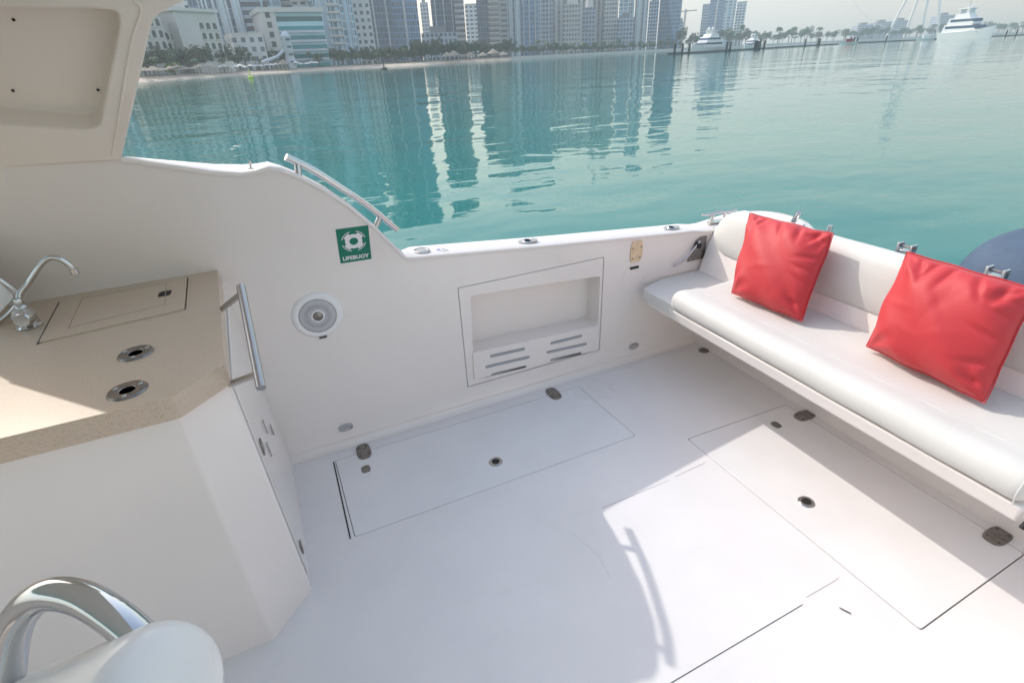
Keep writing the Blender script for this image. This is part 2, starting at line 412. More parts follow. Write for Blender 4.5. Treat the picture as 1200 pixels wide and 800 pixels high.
# --- gunwale and coaming cap: inner edge, outer edge
cap = [x for x in xs if x >= -.46]
def capw(x):
    if x < -.10: return max(.004, .19*min(1, (x+.46)/.35))
    if x < .03: return .19 - .125*(x+.10)/.13
    if x < .43: return .065
    if x < .50: return .065 + .095*(x-.43)/.07
    return .16
bm = bmesh.new(); rings = []
for x in cap+[2.45, 2.6]:
    z = top(min(x, 2.36)) + (0 if x < 2.3 else (x-2.3)*.1); y = wy(top(min(x, 2.36))); wd = capw(x); bul = .006
    prof = [(y-.001, z-.010), (y-.004, z-.006), (y-.003, z+.005), (y+.003, z+bul+.003), (y+wd-.008, z+bul+.003), (y+wd, z-.004), (y+wd+.005, z-.02), (max(y+wd+.03, 2.49), z-.25), (2.46, -.6)]
    rings.append([bm.verts.new((x, a, b)) for a, b in prof])
for u, v in zip(rings, rings[1:]):
    for k in range(len(u)-1): bm.faces.new((u[k], v[k], v[k+1], u[k+1]))
obj('gunwale', bm, M['gel'], boat, smooth=True, ang=50)
# hull forward of the coaming
bm = bmesh.new(); rings = []
for x, yo in ((-3.4,1.6),(-2.6,2.2),(-1.6,2.33),(-1.0,2.36),(-.46,2.33)):
    rings.append([bm.verts.new(p) for p in ((x, 2.22 if x > -2.7 else 1.5, 1.30), (x, yo, 1.30), (x, yo+.13, .6), (x, yo+.09, -.6))])
for u, v in zip(rings, rings[1:]):
    for k in range(3): bm.faces.new((u[k], v[k], v[k+1], u[k+1]))
obj('hull_side', bm, M['gel'], boat, smooth=True)

# --- inner storage niche in the wall
nf = [(NX0,NZ0+.008),(NX1,NZ0),(NX1,NZ1-.02),(NX0,NZ1)]
op = [(.752,.35),(1.553,.318),(1.551,.633),(.765,.685)]
g = .003
nicheF = [(NX0+g,NZ0+g),(NX1-g,NZ0+g),(NX1-g,NZ1-g),(NX0+g,NZ1-g)]
bm = bmesh.new(); opr = rounded(op, [.012,.012,.02,.02], 4)
fro = add_sheet(bm, nicheF, [opr], lambda x, z: (x, 2.284, z))
back = [bm.verts.new((x*.985+.02, 2.41, z*.97+.012)) for x, z in opr]
lp = fro[1]
for i in range(len(lp)):
    j = (i+1) % len(lp); bm.faces.new((lp[i], lp[j], back[j], back[i]))
bm.faces.new(back)
fo = fro[0]; bk = [bm.verts.new((v.co.x, 2.32, v.co.z)) for v in fo]
for i in range(4): bm.faces.new((fo[i], fo[(i+1)%4], bk[(i+1)%4], bk[i]))
niche = obj('storage_niche', bm, M['gel'], boat, bevel=.003, ang=50)
bm = bmesh.new(); add_box(bm, NX0-.0, NX1+.0, 2.30, 2.315, NZ0, NZ1)
# keep only a rim behind the groove
bm.free(); bm = bmesh.new(); add_prism(bm, [(NX0-.004,NZ0-.004),(NX1+.004,NZ0-.004),(NX1+.004,NZ1+.004),(NX0-.004,NZ1+.004)], lambda x, z: (x, 2.292, z), lambda x, z: (x, 2.30, z), [[(NX0+.006,NZ0+.006),(NX1-.006,NZ0+.006),(NX1-.006,NZ1-.006),(NX0+.006,NZ1-.006)]])
obj('groove_seal', bm, M['caulk'], niche)
slots = [((.843,.307),(1.06,.296)),((.811,.246),(1.087,.234)),((.843,.185),(1.063,.175)),((1.221,.286),(1.437,.28)),((1.195,.232),(1.471,.216)),((1.221,.172),(1.436,.160))]
ventp = rounded([(.742,.184),(1.556,.148),(1.553,.316),(.746,.358)], .012, 4)
holes = []
for (a, za), (b, zb) in slots:
    an = math.atan2(zb-za, b-a); holes.append(oval((a+b)/2, (za+zb)/2, (b-a)/2, .0105, 20, an, 8))
bm = bmesh.new(); add_prism(bm, ventp, lambda x, z: (x, 2.276, z), lambda x, z: (x, 2.2836, z), holes)
vent = obj('vent_plate', bm, M['gel'], niche, bevel=.0015)
bm = wallprism([(.746,.190),(1.552,.154),(1.549,.312),(.750,.354)], 2.2812, 2.2835)
obj('vent_shadow_gap', bm, M['grey'], vent)

# --- cream cabin side panel with recess (leaning)
def lean(x, z, off=0): 
    y = 2.285 - .33*(z-.965); n = Vector((0, 1, .33)).normalized(); return Vector((x, y, z)) + n*off
pan = [(-1.02,1.534),(-.44,1.513),(-.425,1.53),(-.208,1.886),(-.114,1.927),(.42,2.15),(-.70,2.15),(-.86,1.80)]
pan = [(-1.02,1.534),(-.440,1.511),(-.212,1.882),(-.19,1.897),(-.114,1.929),(.0,1.975),(-.01,2.15),(-.66,2.15),(-.815,1.80)]
rec = [(-.735,1.650),(-.483,1.608),(-.451,1.618),(-.292,1.876),(-.285,1.905),(-.339,1.912),(-.66,1.918)]
recr = rounded(rec, [.03,.02,.02,.015,.012,.012,.03], 4)
bm = bmesh.new()
f = add_sheet(bm, pan, [recr], lambda x, z: lean(x, z, -.012)); b = [bm.verts.new(lean(v.co.x, v.co.z, .085)) for v in f[0]]
for i in range(len(b)): bm.faces.new((f[0][i], f[0][(i+1)%len(b)], b[(i+1)%len(b)], b[i]))
bm.faces.new(b)
cx_, cz_ = -.5, 1.76
rb = [bm.verts.new(lean(cx_+(x-cx_)*.90, cz_+(z-cz_)*.90, .068)) for x, z in recr]
for i in range(len(rb)): bm.faces.new((f[1][i], f[1][(i+1)%len(rb)], rb[(i+1)%len(rb)], rb[i]))
bm.faces.new(rb)
panel = obj('cabin_side_panel', bm, M['panel'], boat, bevel=.006, seg=3, ang=50)
bm = tube(spline([lean(-.24,1.93,-.012), lean(-.231,1.906,-.013), lean(-.285,1.828,-.013), lean(-.37,1.68,-.013), lean(-.455,1.530,-.012)], 6), .004, 8)
obj('moulded_ridge', bm, M['panel'], panel, smooth=True)
for x, z in ((-.549,1.878),(-.644,1.696),(-.425,1.685)):
    p = lean(cx_+(x-cx_)*.93, cz_+(z-cz_)*.93, .066); bm = bmesh.new(); add_lathe(bm, [(0,-.004),(.003,-.004),(.0042,0)], 10, (0,0,0), 'Y'); o = obj('screw', bm, M['black'], panel, loc=p)
bm = bmesh.new(); add_sheet(bm, [(-.49,1.640),(-.50,1.625),(-.478,1.615),(-.455,1.623),(-.462,1.64),(-.475,1.65)], [], lambda x, z: lean(x, z, .034)); bm.free()

# --- hardtop, starboard side, forward bulkhead (outside the picture, but they shade and bounce light)
bm = bmesh.new(); add_prism(bm, rounded([(-2.7,-.85),(-.05,-.85),(-.05,1.92),(-2.7,1.92)], .1, 4), lambda x, y: (x, y, 2.15), lambda x, y: (x, y, 2.21)); obj('hardtop', bm, M['gel'], boat, bevel=.02)
bm = bmesh.new(); add_box(bm, -2.6, 2.36, -.70, -.62, -.05, .80); add_box(bm, -2.6, 2.6, -.84, -.60, .80, .83); obj('starboard_side', bm, M['gel'], boat, bevel=.01)
bm = bmesh.new(); add_box(bm, -2.7, -2.6, -.8, 2.28, -.05, 1.36); obj('bulkhead', bm, M['gel'], boat)
bm = bmesh.new()
for y in (-.7,): add_tube(bm, [(-.3, y, .82), (-.2, y, 2.15)], .02, 10)
obj('hardtop_post', bm, M['steel'], boat, smooth=True)

# --- transom behind the bench
bm = bmesh.new(); rings = []
for y, dz in ((-.75,0),(2.1,0),(2.26,-.015),(2.35,-.05),(2.42,-.12)):
    z = .815+dz
    rings.append([bm.verts.new(p) for p in ((2.33, y, -.05), (2.33, y, .60), (2.37, y, z-.02), (2.39, y, z), (2.78-(.10 if y > 2.3 else 0), y, z-.02), (2.80-(.12 if y > 2.3 else 0), y, z-.04), (2.84-(.1 if y > 2.3 else 0), y, -.6))])
for u, v in zip(rings, rings[1:]):
    for k in range(len(u)-1): bm.faces.new((u[k], v[k], v[k+1], u[k+1]))
for rr in (rings[0], rings[-1]): bm.faces.new(rr)
transom = obj('transom', bm, M['gel'], boat, smooth=True, ang=50)
bm = bmesh.new(); add_lathe(bm, [(0,.045),(.1,.042),(.17,.025),(.20,0),(.205,-.04)], 32, (0,0,0)); 
o = obj('transom_corner', bm, M['gel'], boat, smooth=True, loc=(2.66, 2.10, .81)); o.scale = (.75, 1.2, 1)
bm = prism([(2.60,2.425),(2.60,1.9),(2.4,1.9),(2.4,2.425)], .70, .772); obj('quarter_deck', bm, M['gel'], boat, bevel=.01)

# --- fittings on the gunwale
def gz(x): return top(min(x, 2.36)) + .0095
def fill_cap(x, y):
    o = obj('deck_fill_cap', lathe([(0,.008),(.026,.008),(.028,.005),(.031,.005),(.033,.009),(.040,.007),(.043,0)], 32, (x, y, gz(x))), M['brushed'], boat, smooth=True); return o
fill_cap(.556, 2.345)
bm = prism(rounded([(-.03,-.018),(.03,-.018),(.03,.018),(-.03,.018)], .004), 0, .0012); s = obj('info_sticker', bm, M['white'], boat, loc=(.655, 2.345, gz(.655)+.001), rot=(0, 0, -.05))
bm = bmesh.new(); add_box(bm, -.024, -.004, -.012, .012, .0014, .002); add_box(bm, .002, .024, -.003, .001, .0014, .002); add_box(bm, .002, .022, .005, .009, .0014, .002); obj('sticker_print', bm, M['blue'], s)
def rod_holder(x, y):
    base = obj('rod_holder', prism(oval(0, 0, .058, .034, 28), 0, .008), M['brushed'], boat, bevel=.003, loc=(x, y, gz(x)))
    obj('rod_socket', lathe([(.017,.009),(.024,.012),(.028,.008)], 24, cap=False), M['steel'], base, smooth=True)
    obj('socket_mouth', lathe([(0,.0095),(.0185,.0095)], 20), M['black'], base)
rod_holder(1.13, 2.355); rod_holder(2.09, 2.355)
def cleat(x, y, z, rot, s=1.0, name='mooring_cleat'):
    e = empty('tmp'); bpy.data.objects.remove(e)
    bm = bmesh.new()
    add_tube(bm, spline([(-.11*s, 0, .05*s), (-.06*s, 0, .045*s), (0, 0, .05*s), (.06*s, 0, .045*s), (.11*s, 0, .052*s)], 4), [.006*s]*3+[.009*s]*11+[.006*s]*3, 10)
    for sx in (-.035*s, .035*s):
        add_tube(bm, [(sx*1.3, 0, 0), (sx, 0, .045*s)], [.012*s, .008*s], 10)
    add_prism(bm, oval(0, 0, .07*s, .025*s, 20), lambda a, b: (a, b, 0), lambda a, b: (a, b, .006*s))
    return obj(name, bm, M['steel'], boat, smooth=True, loc=(x, y, z), rot=(0, 0, rot))
cleat(2.46, 2.355, .79, -.12, 1.15)
# small snap hook on coaming
bm = tube([(0,0,0),(.004,0,.03)], .004, 8); add_box(bm, -.009, .009, -.009, .009, 0, .004); obj('canvas_stud', bm, M['steel'], boat, smooth=True, loc=(-.075, 2.175, 1.425))

# rod holder racks standing on the transom behind the backrest
def clamp(x, y, z, rot=0):
    bm = bmesh.new(); add_box(bm, -.022, .022, -.035, .035, 0, .008); add_box(bm, -.020, .020, -.033, -.022, .008, .145); add_box(bm, -.020, .020, .022, .033, .008, .145)
    add_box(bm, -.016, .016, -.0225, .0225, .105, .117)
    o = obj('transom_bracket', bm, M['steel'], boat, bevel=.002, loc=(x, y, z), rot=(0, 0, rot))
    obj('bracket_pin', tube([(0,-.04,.132),(0,.04,.132)], .006, 8), M['oldsteel'], o, smooth=True)
for (px_y) in (1.28, .935): clamp(2.50, px_y, .80)
bm = bmesh.new(); add_tube(bm, [(2.50,1.90,.80),(2.48,1.83,.965)], .014, 12); add_tube(bm, [(2.52,1.72,.80),(2.49,1.80,.90)], .011, 10); add_tube(bm, [(2.51,1.66,.80),(2.51,1.66,.93)], .012, 10)
obj('rod_rack', bm, M['steel'], boat, smooth=True)

# --- wall fittings
def wall_light(x, z):
    o = obj('courtesy_light', wallprism(oval(0, 0, .036, .021, 24, 0, 2.6), 0, -.008), M['steel'], boat, bevel=.0035, loc=(x, 2.2845, z))
    obj('lens', wallprism(oval(0, 0, .022, .010, 20, 0, 2.6), -.0082, -.0095), M['caulk'], o)
wall_light(.025, .113); wall_light(1.827, .10)
bm = bmesh.new(); add_prism(bm, rounded([(-.036,-.062),(.028,-.062),(.042,-.03),(.042,.03),(.03,.062),(-.032,.062),(-.042,.02),(-.042,-.03)], .008), lambda x, z: (x, 0, z), lambda x, z: (x, -.006, z))
pd = obj('mount_pad', bm, M['pad'], boat, bevel=.0015, loc=(1.79, 2.2842, .738))
for x, z in ((-.026,-.04),(.024,-.038),(-.028,.022),(.028,.024)):
    obj('screw_hole', lathe([(0,-.0075),(.0055,-.0075),(.0055,-.005)], 10, (x, 0, z), 'Y'), M['oldsteel'], pd)
bm = bmesh.new(); add_tube(bm, [(1.785+.075*math.cos(a), 2.2845, .575+.09*math.sin(a)) for a in [R(70+10*i) for i in range(30)]], .0012, 6); obj('ring_mark', bm, M['gel'], boat)
bm = bmesh.new(); add_box(bm, 1.755, 1.815, 2.279, 2.2842, .632, .646); obj('slot_catch', bm, M['black'], boat, bevel=.001)
# seat hinge bracket in the corner
bm = bmesh.new(); add_prism(bm, [(2.18,.60),(2.31,.60),(2.31,.745),(2.26,.745),(2.225,.725)], lambda x, z: (x, 2.276, z), lambda x, z: (x, 2.2842, z)); br = obj('corner_bracket', bm, M['oldsteel'], boat, bevel=.002)
obj('gas_strut', tube(spline([(2.06,2.262,.60),(2.14,2.262,.625),(2.20,2.262,.68),(2.245,2.262,.725)], 4), .007, 10), M['steel'], br, smooth=True)
obj('pivot', lathe([(0,-.03),(.016,-.03),(.018,-.02),(.018,0)], 16, (2.235, 2.28, .70), 'Y'), M['black'], br, smooth=True)

# ------------------------------------------------------------------ port hand rail on the coaming
rail = empty('hand_rail', (.2, 2.12, 1.3), 0, 'short curved polished steel grab rail on top of the curved coaming', 'hand rail')
def inrail(o):
    o.parent = rail; o.matrix_parent_inverse = Matrix.Translation(-Vector(rail.location)); return o
rp = spline([(.053,2.164,1.457),(.136,2.185,1.398),(.235,2.215,1.308),(.333,2.252,1.214),(.444,2.288,1.085)], 6)
inrail(obj('rail_tube', tube(rp, .0135, 16), M['chrome'], smooth=True))
inrail(obj('post', tube([(.080,2.158,1.375),(.088,2.174,1.430)], .0125, 12), M['steel'], smooth=True))
inrail(obj('post', tube([(.350,2.262,1.12),(.376,2.268,1.160)], .0125, 12), M['steel'], smooth=True))

# ------------------------------------------------------------------ lifebuoy sign
sign = empty('lifebuoy_sign', (.24, 2.25, 1.06), 0, 'square green LIFEBUOY sticker with white ring on the coaming wall', 'sign')
A = Vector((.172, 2.280, .980)); Bv = Vector((.308, 2.278, .976)); Cc = Vector((.177, 2.2205, 1.146))
# local frame u (right), v (up)
u = (Bv-A); v = (Cc-A); v = v - u.normalized()*0
def sp(a, b, off=.002):
    x = A.x + u.x*a + v.x*b; z = A.z + u.z*a + v.z*b; return Vector((x, wy(z)-off, z))
def signpart(name, poly, m, off, th=.0006, holes=(), parent=None):
    bm = bmesh.new()
    add_prism(bm, poly, lambda a, b: sp(a, b, off), lambda a, b: sp(a, b, off+th), holes)
    o = obj(name, bm, m); o.parent = parent or sign
    o.matrix_parent_inverse = Matrix.Translation(-Vector(sign.location)); return o
# backing is a fine grid so that it follows the curved wall
bm = bmesh.new(); N = 12
g_ = [[bm.verts.new(sp(i/N, j/N, .0012)) for j in range(N+1)] for i in range(N+1)]
for i in range(N):
    for j in range(N): bm.faces.new((g_[i][j], g_[i+1][j], g_[i+1][j+1], g_[i][j+1]))
o = obj('backing', bm, M['green']); o.parent = sign; o.matrix_parent_inverse = Matrix.Translation(-Vector(sign.location))
asp = u.length/v.length
cxs, cys = .5, .60
def ell(r, n=40, c=(cxs, cys)): return [(c[0]+r*math.cos(2*PI*k/n), c[1]+r*asp*math.sin(2*PI*k/n)) for k in range(n)]
signpart('ring_symbol', ell(.27), M['white'], .0018, holes=[ell(.135)])
for q in range(4):
    am = PI/4 + q*PI/2; po = []
    for k in range(9): a = am + (-.38+.76*k/8); po.append((cxs+.33*math.cos(a), cys+.33*asp*math.sin(a)))
    for k in range(9): a = am + (.38-.76*k/8); po.append((cxs+.25*math.cos(a), cys+.25*asp*math.sin(a)))
    signpart('ring_lobe', po, M['white'], .0026)
for q in range(4):
    am = q*PI/2+PI/4; po = []
    for k in range(9): a = am + (-.52+1.04*k/8); po.append((cxs+.385*math.cos(a), cys+.385*asp*math.sin(a)))
    for k in range(9): a = am + (.52-1.04*k/8); po.append((cxs+.362*math.cos(a), cys+.362*asp*math.sin(a)))
    signpart('rope_arc', po, M['white'], .0018)
def text_mesh(body, size, bold=.0):
    cu = bpy.data.curves.new('txt', 'FONT'); cu.body = body; cu.size = size; cu.align_x = 'CENTER'; cu.offset = bold; cu.resolution_u = 3
    to = bpy.data.objects.new('txt', cu); COL.objects.link(to)
    dg = bpy.context.evaluated_depsgraph_get(); me = bpy.data.meshes.new_from_object(to.evaluated_get(dg))
    bpy.data.objects.remove(to); return me
me = text_mesh('LIFEBUOY', 1.0, .03)
wid = max(v_.co.x for v_ in me.vertices)-min(v_.co.x for v_ in me.vertices)
for v_ in me.vertices:
    a = .5 + v_.co.x/wid*.84; b = .075 + v_.co.y*.84/wid*asp*1.05; v_.co = sp(a, b, .0024)
me.materials.append(M['white']); o = bpy.data.objects.new('lettering', me); COL.objects.link(o); o.parent = sign; o.matrix_parent_inverse = Matrix.Translation(-Vector(sign.location))

# ------------------------------------------------------------------ wall speaker
spk = empty('wall_speaker', (.026, 2.285, .757), 0, 'round white rimmed marine speaker with grey grille on the side wall', 'speaker')
obj('rim', lathe([(.082,-.012),(.088,-.014),(.100,-.012),(.108,-.006),(.112,0)], 48, ax='Y', cap=False), M['white'], spk, smooth=True)
def grille_mat():
    m = mat('perforated_grille', (.36, .36, .38), .5); t = m.node_tree; p = t.nodes['Principled BSDF']; tc = t.nodes.new('ShaderNodeTexCoord')
    v_ = t.nodes.new('ShaderNodeTexVoronoi'); v_.inputs['Scale'].default_value = 190; v_.inputs['Randomness'].default_value = .15
    r = t.nodes.new('ShaderNodeValToRGB'); r.color_ramp.elements[0].position = .28; r.color_ramp.elements[0].color = (.03, .03, .03, 1); r.color_ramp.elements[1].position = .4; r.color_ramp.elements[1].color = (.5, .5, .52, 1)
    t.links.new(tc.outputs['Object'], v_.inputs[0]); t.links.new(v_.outputs['Distance'], r.inputs[0]); t.links.new(r.outputs[0], p.inputs['Base Color']); return m
M['grille'] = grille_mat()
obj('grille', lathe([(.026,-.013),(.05,-.0145),(.07,-.013),(.083,-.010)], 48, ax='Y', cap=False), M['grille'], spk, smooth=True)
obj('centre_ring', lathe([(.022,-.014),(.024,-.019),(.028,-.019),(.030,-.012)], 32, ax='Y', cap=False), M['white'], spk, smooth=True)
obj('dust_cap', lathe([(0,-.022),(.010,-.020),(.018,-.016),(.023,-.013)], 24, ax='Y'), M['oldsteel'], spk, smooth=True)
bm = bmesh.new(); add_box(bm, -.017, .017, -.010, -.003, -.116, -.106); obj('badge', bm, M['gasket'], spk)

# ------------------------------------------------------------------ galley cabinet + worktop
cab = empty('galley_cabinet', (-.8, 1.9, 0), 0, 'white wet bar cabinet with beige stone worktop built against the side wall', 'cabinet')
def incab(o, par=None):
    o.parent = par or cab
    if par is None: o.matrix_parent_inverse = Matrix.Translation(-Vector(cab.location))
    return o
fp_b = [(-1.45,1.335),(-.385,1.335),(-.245,1.480),(-.262,2.284),(-1.45,2.284)]
fp_t = [(-1.45,1.330),(-.372,1.330),(-.256,1.440),(-.300,2.284),(-1.45,2.284)]
bm = bmesh.new(); lo = [bm.verts.new((x, y, .0)) for x, y in fp_b]; hi = [bm.verts.new((x, y, .99)) for x, y in fp_t]
for i in range(5): bm.faces.new((lo[i], lo[(i+1)%5], hi[(i+1)%5], hi[i]))
bm.faces.new(hi)
incab(obj('carcass', bm, M['gel'], bevel=.008, seg=3, ang=30))
wt = [(-1.45,1.300),(-.361,1.302),(-.247,1.418),(-.300,2.262),(-1.45,2.262)]
lid = [(-.772,1.828),(-.379,1.879),(-.400,2.225),(-.805,2.20)]
bm = bmesh.new(); add_prism(bm, rounded(wt, [0,.012,.012,0,0]), lambda x, y: (x, y, .985), lambda x, y: (x, y, 1.050), [rounded(lid, .01, 3)])
incab(obj('worktop', bm, M['stone'], bevel=.0045, seg=3))
bm = bmesh.new(); add_box(bm, -.84, -.36, 1.80, 2.24, .99, 1.038)
incab(obj('sink_well', bm, M['gasket']))
fing = oval(-.462, 2.072, .021, .030, 24, 0, 5)
bm = bmesh.new(); add_prism(bm, rounded(inset(lid, .004), .01, 3), lambda x, y: (x, y, 1.040), lambda x, y: (x, y, 1.055), [fing])
sl_ = incab(obj('sink_lid', bm, M['stone'], bevel=.0015))
inner = [(-.71,1.902),(-.448,1.955),(-.470,2.19),(-.732,2.175)]
bm = bmesh.new(); add_prism(bm, inset(inner, -.0012), lambda x, y: (x, y, 1.0545), lambda x, y: (x, y, 1.0555), [inset(inner, .0012)])
incab(obj('lid_groove', bm, M['stone2']))
bm = bmesh.new(); add_prism(bm, inset(fing, .0008), lambda x, y: (x, y, 1.0500), lambda x, y: (x, y, 1.0532)); incab(obj('finger_hole', bm, M['black']))
def worktop_fitting(x, y):
    bm = bmesh.new(); add_lathe(bm, [(.018,.002),(.020,.004),(.042,.0055),(.046,0)], 32, (x, y, 1.0502), 'Z', False); o = incab(obj('cup_fitting', bm, M['oldsteel'], smooth=True))
    incab(obj('fitting_hole', lathe([(0,.0015),(.019,.0015)], 24, (x, y, 1.0502)), M['black']))
    for a in (.5, 2.6, 4.7): incab(obj('screw', lathe([(0,.0078),(.005,.0075),(.006,.0055)], 10, (x+.032*math.cos(a), y+.032*math.sin(a), 1.0502)), M['steel'], smooth=True))
worktop_fitting(-.483, 1.607); worktop_fitting(-.468, 1.388)
bm = bmesh.new(); add_prism(bm, [(-.808,2.19),(-.774,1.826),(-.768,1.826),(-.802,2.19)], lambda x, y: (x, y, 1.050), lambda x, y: (x, y, 1.0512)); incab(obj('lid_gap', bm, M['gasket']))
# end-face cabinet door: a plate with a thin seam round it, on the end plane
def endx(y, z):
    t_ = z/.99; a = (-.245, 1.480); b = (-.262, 2.284); c = (-.256, 1.440); d = (-.300, 2.284)
    xb = a[0] + (b[0]-a[0])*(y-a[1])/(b[1]-a[1]); xt = c[0] + (d[0]-c[0])*(y-c[1])/(d[1]-c[1]); return xb*(1-t_)+xt*t_
def endplate(poly, o0, o1, m, name, par=None, bevel=0, holes=()):
    bm = bmesh.new(); add_prism(bm, poly, lambda y, z: (endx(y, z)+o0, y, z), lambda y, z: (endx(y, z)+o1, y, z), holes); return incab(obj(name, bm, m, bevel=bevel), par)
dp = rounded([(1.50,.075),(2.10,.075),(2.10,.955),(1.475,.955)], .012, 3)
door = endplate(dp, -.004, .005, M['gel'], 'cabinet_door', bevel=.0015)
endplate([(y+(-.005 if y < 1.8 else .005), z+(-.005 if z < .5 else .005)) for y, z in dp], -.003, .0012, M['grey'], 'door_seam', holes=[[(y+(.004 if y < 1.8 else -.004), z+(.004 if z < .5 else -.004)) for y, z in dp]])
for (y, z, hh) in ((1.545,.66,.05),(1.56,.15,.045)):
    endplate([(y-.018,z-hh/2),(y+.018,z-hh/2),(y+.018,z+hh/2),(y-.018,z+hh/2)], .005, .010, M['oldsteel'], 'door_hinge', bevel=.002)
for (y, z, hh) in ((1.80,.565,.06),(1.68,.545,.06),(1.97,.43,.05)):
    endplate([(y-.008,z-hh/2),(y+.008,z-hh/2),(y+.008,z+hh/2),(y-.008,z+hh/2)], .005, .009, M['brushed'], 'door_catch', bevel=.001)

# grab bar on the cabinet end
gb = empty('grab_bar', (-.2, 1.6, 1.0), 0, 'straight brushed steel grab bar at the corner of the stone worktop', 'grab bar')
bmx = [tube([(-.172,1.636,1.180),(-.165,1.298,1.016)], .0125, 16), tube([(-.275,1.86,1.035),(-.172,1.61,1.168)], .0095, 12), tube([(-.262,1.452,.965),(-.166,1.34,1.037)], .0095, 12)]
for bm, n in zip(bmx, ('bar', 'standoff', 'standoff')):
    o = obj(n, bm, M['brushed'], gb, smooth=True, ang=50); o.matrix_parent_inverse = Matrix.Translation(-Vector(gb.location))
GB = gb

# tap
tap = empty('swan_neck_tap', (-.835, 1.995, 1.05), 0, 'chrome swan neck tap standing on the beige worktop', 'tap')
obj('tap_base', lathe([(.034,0),(.036,.006),(.030,.012),(.028,.04),(.030,.05),(.022,.062),(0,.065)], 24), M['chrome'], tap, smooth=True)
obj('knob', lathe([(0,-.03),(.02,-.032),(.027,-.02),(.027,.01),(.016,.02),(0,.022)], 20, (.012,-.03,.045), 'Y'), M['chrome'], tap, smooth=True)
obj('collar', lathe([(.014,.055),(.017,.06),(.017,.072),(.012,.078),(.014,.088),(.010,.098)], 20, (.004,0,0)), M['steel'], tap, smooth=True)
obj('spout', tube(spline([(.004,0,.06),(.006,.02,.100),(.040,.03,.133),(.075,.033,.168),(.100,.035,.190),(.122,.035,.200),(.145,.035,.192),(.161,.035,.168),(.165,.035,.150)], 6), .0088, 14), M['chrome'], tap, smooth=True)
obj('spout_tip', lathe([(.0085,-.012),(.0115,-.010),(.0115,.008),(.009,.010)], 16, (.1655,.035,.146)), M['steel'], tap, smooth=True)

# folded steel-framed board at the left edge
fb = empty('folding_board', (-.95, 1.9, 1.06), 0, 'pale board in a thin steel tube frame at the left end of the worktop', 'board')
def infb(o): o.parent = fb; o.matrix_parent_inverse = Matrix.Translation(-Vector(fb.location)); return o
infb(obj('frame_tube', tube(spline([(-1.0,2.05,1.052),(-.93,2.055,1.066),(-.875,2.06,1.10),(-.852,2.06,1.128),(-.853,2.06,1.16),(-.880,2.06,1.212),(-.884,2.06,1.225)], 6), .0075, 10), M['steel'], smooth=True))
infb(obj('clip', tube(spline([(-.884,2.06,1.215),(-.862,2.06,1.238),(-.868,2.06,1.25),(-.95,2.06,1.252)], 5), .005, 8), M['steel'], smooth=True))
bm = wallprism(rounded([(-1.25,1.060),(-.95,1.064),(-.862,1.135),(-.885,1.215),(-.90,1.33),(-1.25,1.38)], .01), 2.064, 2.082)
infb(obj('panel_board', bm, M['white'], bevel=.003))

# ------------------------------------------------------------------ bench
bench = empty('bench_seat', (1.8, 1.2, .4), 0, 'white vinyl stern bench with rolled front edge across the transom', 'bench')
def inb(o, par=None): 
    o.parent = par or bench
    if par is None: o.matrix_parent_inverse = Matrix.Translation(-Vector(bench.location))
    return o
def extr(profile, ys, m, name, par=None, shape=None, cap=True, sub=0, ang=40, bev=0):
    """profile in x,z swept along y; shape(t,y) -> (scale about centre, dx, dz)"""
    bm = bmesh.new(); cx0 = sum(p[0] for p in profile)/len(profile); cz0 = sum(p[1] for p in profile)/len(profile); rg = []
    for y in ys:
        s, dx, dz = shape(y) if shape else (1, 0, 0)
        rg.append([bm.verts.new((cx0+(x-cx0)*s+dx, y, cz0+(z-cz0)*s+dz)) for x, z in profile])
    n = len(profile)
    for a, b in zip(rg, rg[1:]):
        for k in range(n): bm.faces.new((a[k], a[(k+1)%n], b[(k+1)%n], b[k]))
    if cap: bm.faces.new(rg[0][::-1]); bm.faces.new(rg[-1])
    return inb(obj(name, bm, m, smooth=True, ang=ang, subsurf=sub, bevel=bev), par)
# moulded base under the cushions
bpoly = [(1.803,.372),(2.33,.372),(2.33,1.975),(1.803,1.975)]
bm = bmesh.new(); add_prism(bm, bpoly, lambda x, y: (x, y, .446), lambda x, y: (x+(.0 if x > 2 else -.006), y, .502)); inb(obj('bench_base', bm, M['gel'], bevel=.008, seg=3))
bm = prism([(1.812,1.976),(2.33,1.976),(2.33,2.27),(2.0,2.27),(1.81,2.17)], .435, .469); inb(obj('corner_shelf', bm, M['gel'], bevel=.006))
# rolled front cushion profile
def arcp(cx, cz, r, a0, a1, n): return [(cx+r*math.cos(R(a0+(a1-a0)*i/n)), cz+r*math.sin(R(a0+(a1-a0)*i/n))) for i in range(n+1)]
roll = [(1.99,.504),(1.84,.504),(1.812,.505)] + [(1.799,.512),(1.792,.527),(1.790,.545),(1.795,.568),(1.810,.588),(1.834,.602),(1.864,.606),(1.894,.603),(1.93,.597),(1.99,.594)]
ys = [.376,.382,.39,.40]+[.42+.05*i for i in range(31)]+[1.945,1.96,1.972,1.98,1.985]
def rsh(y):
    e = 1
    if y > 1.93: tt = (y-1.93)/.055; e = math.sqrt(max(.02, 1-tt*tt*.92))
    if y < .41: tt = (.41-y)/.034; e = math.sqrt(max(.05, 1-tt*tt*.8))
    return (e, 0, .0015*math.sin(y*17))
fr = extr(roll, ys, M['vinyl'], 'front_roll', shape=rsh, ang=70)
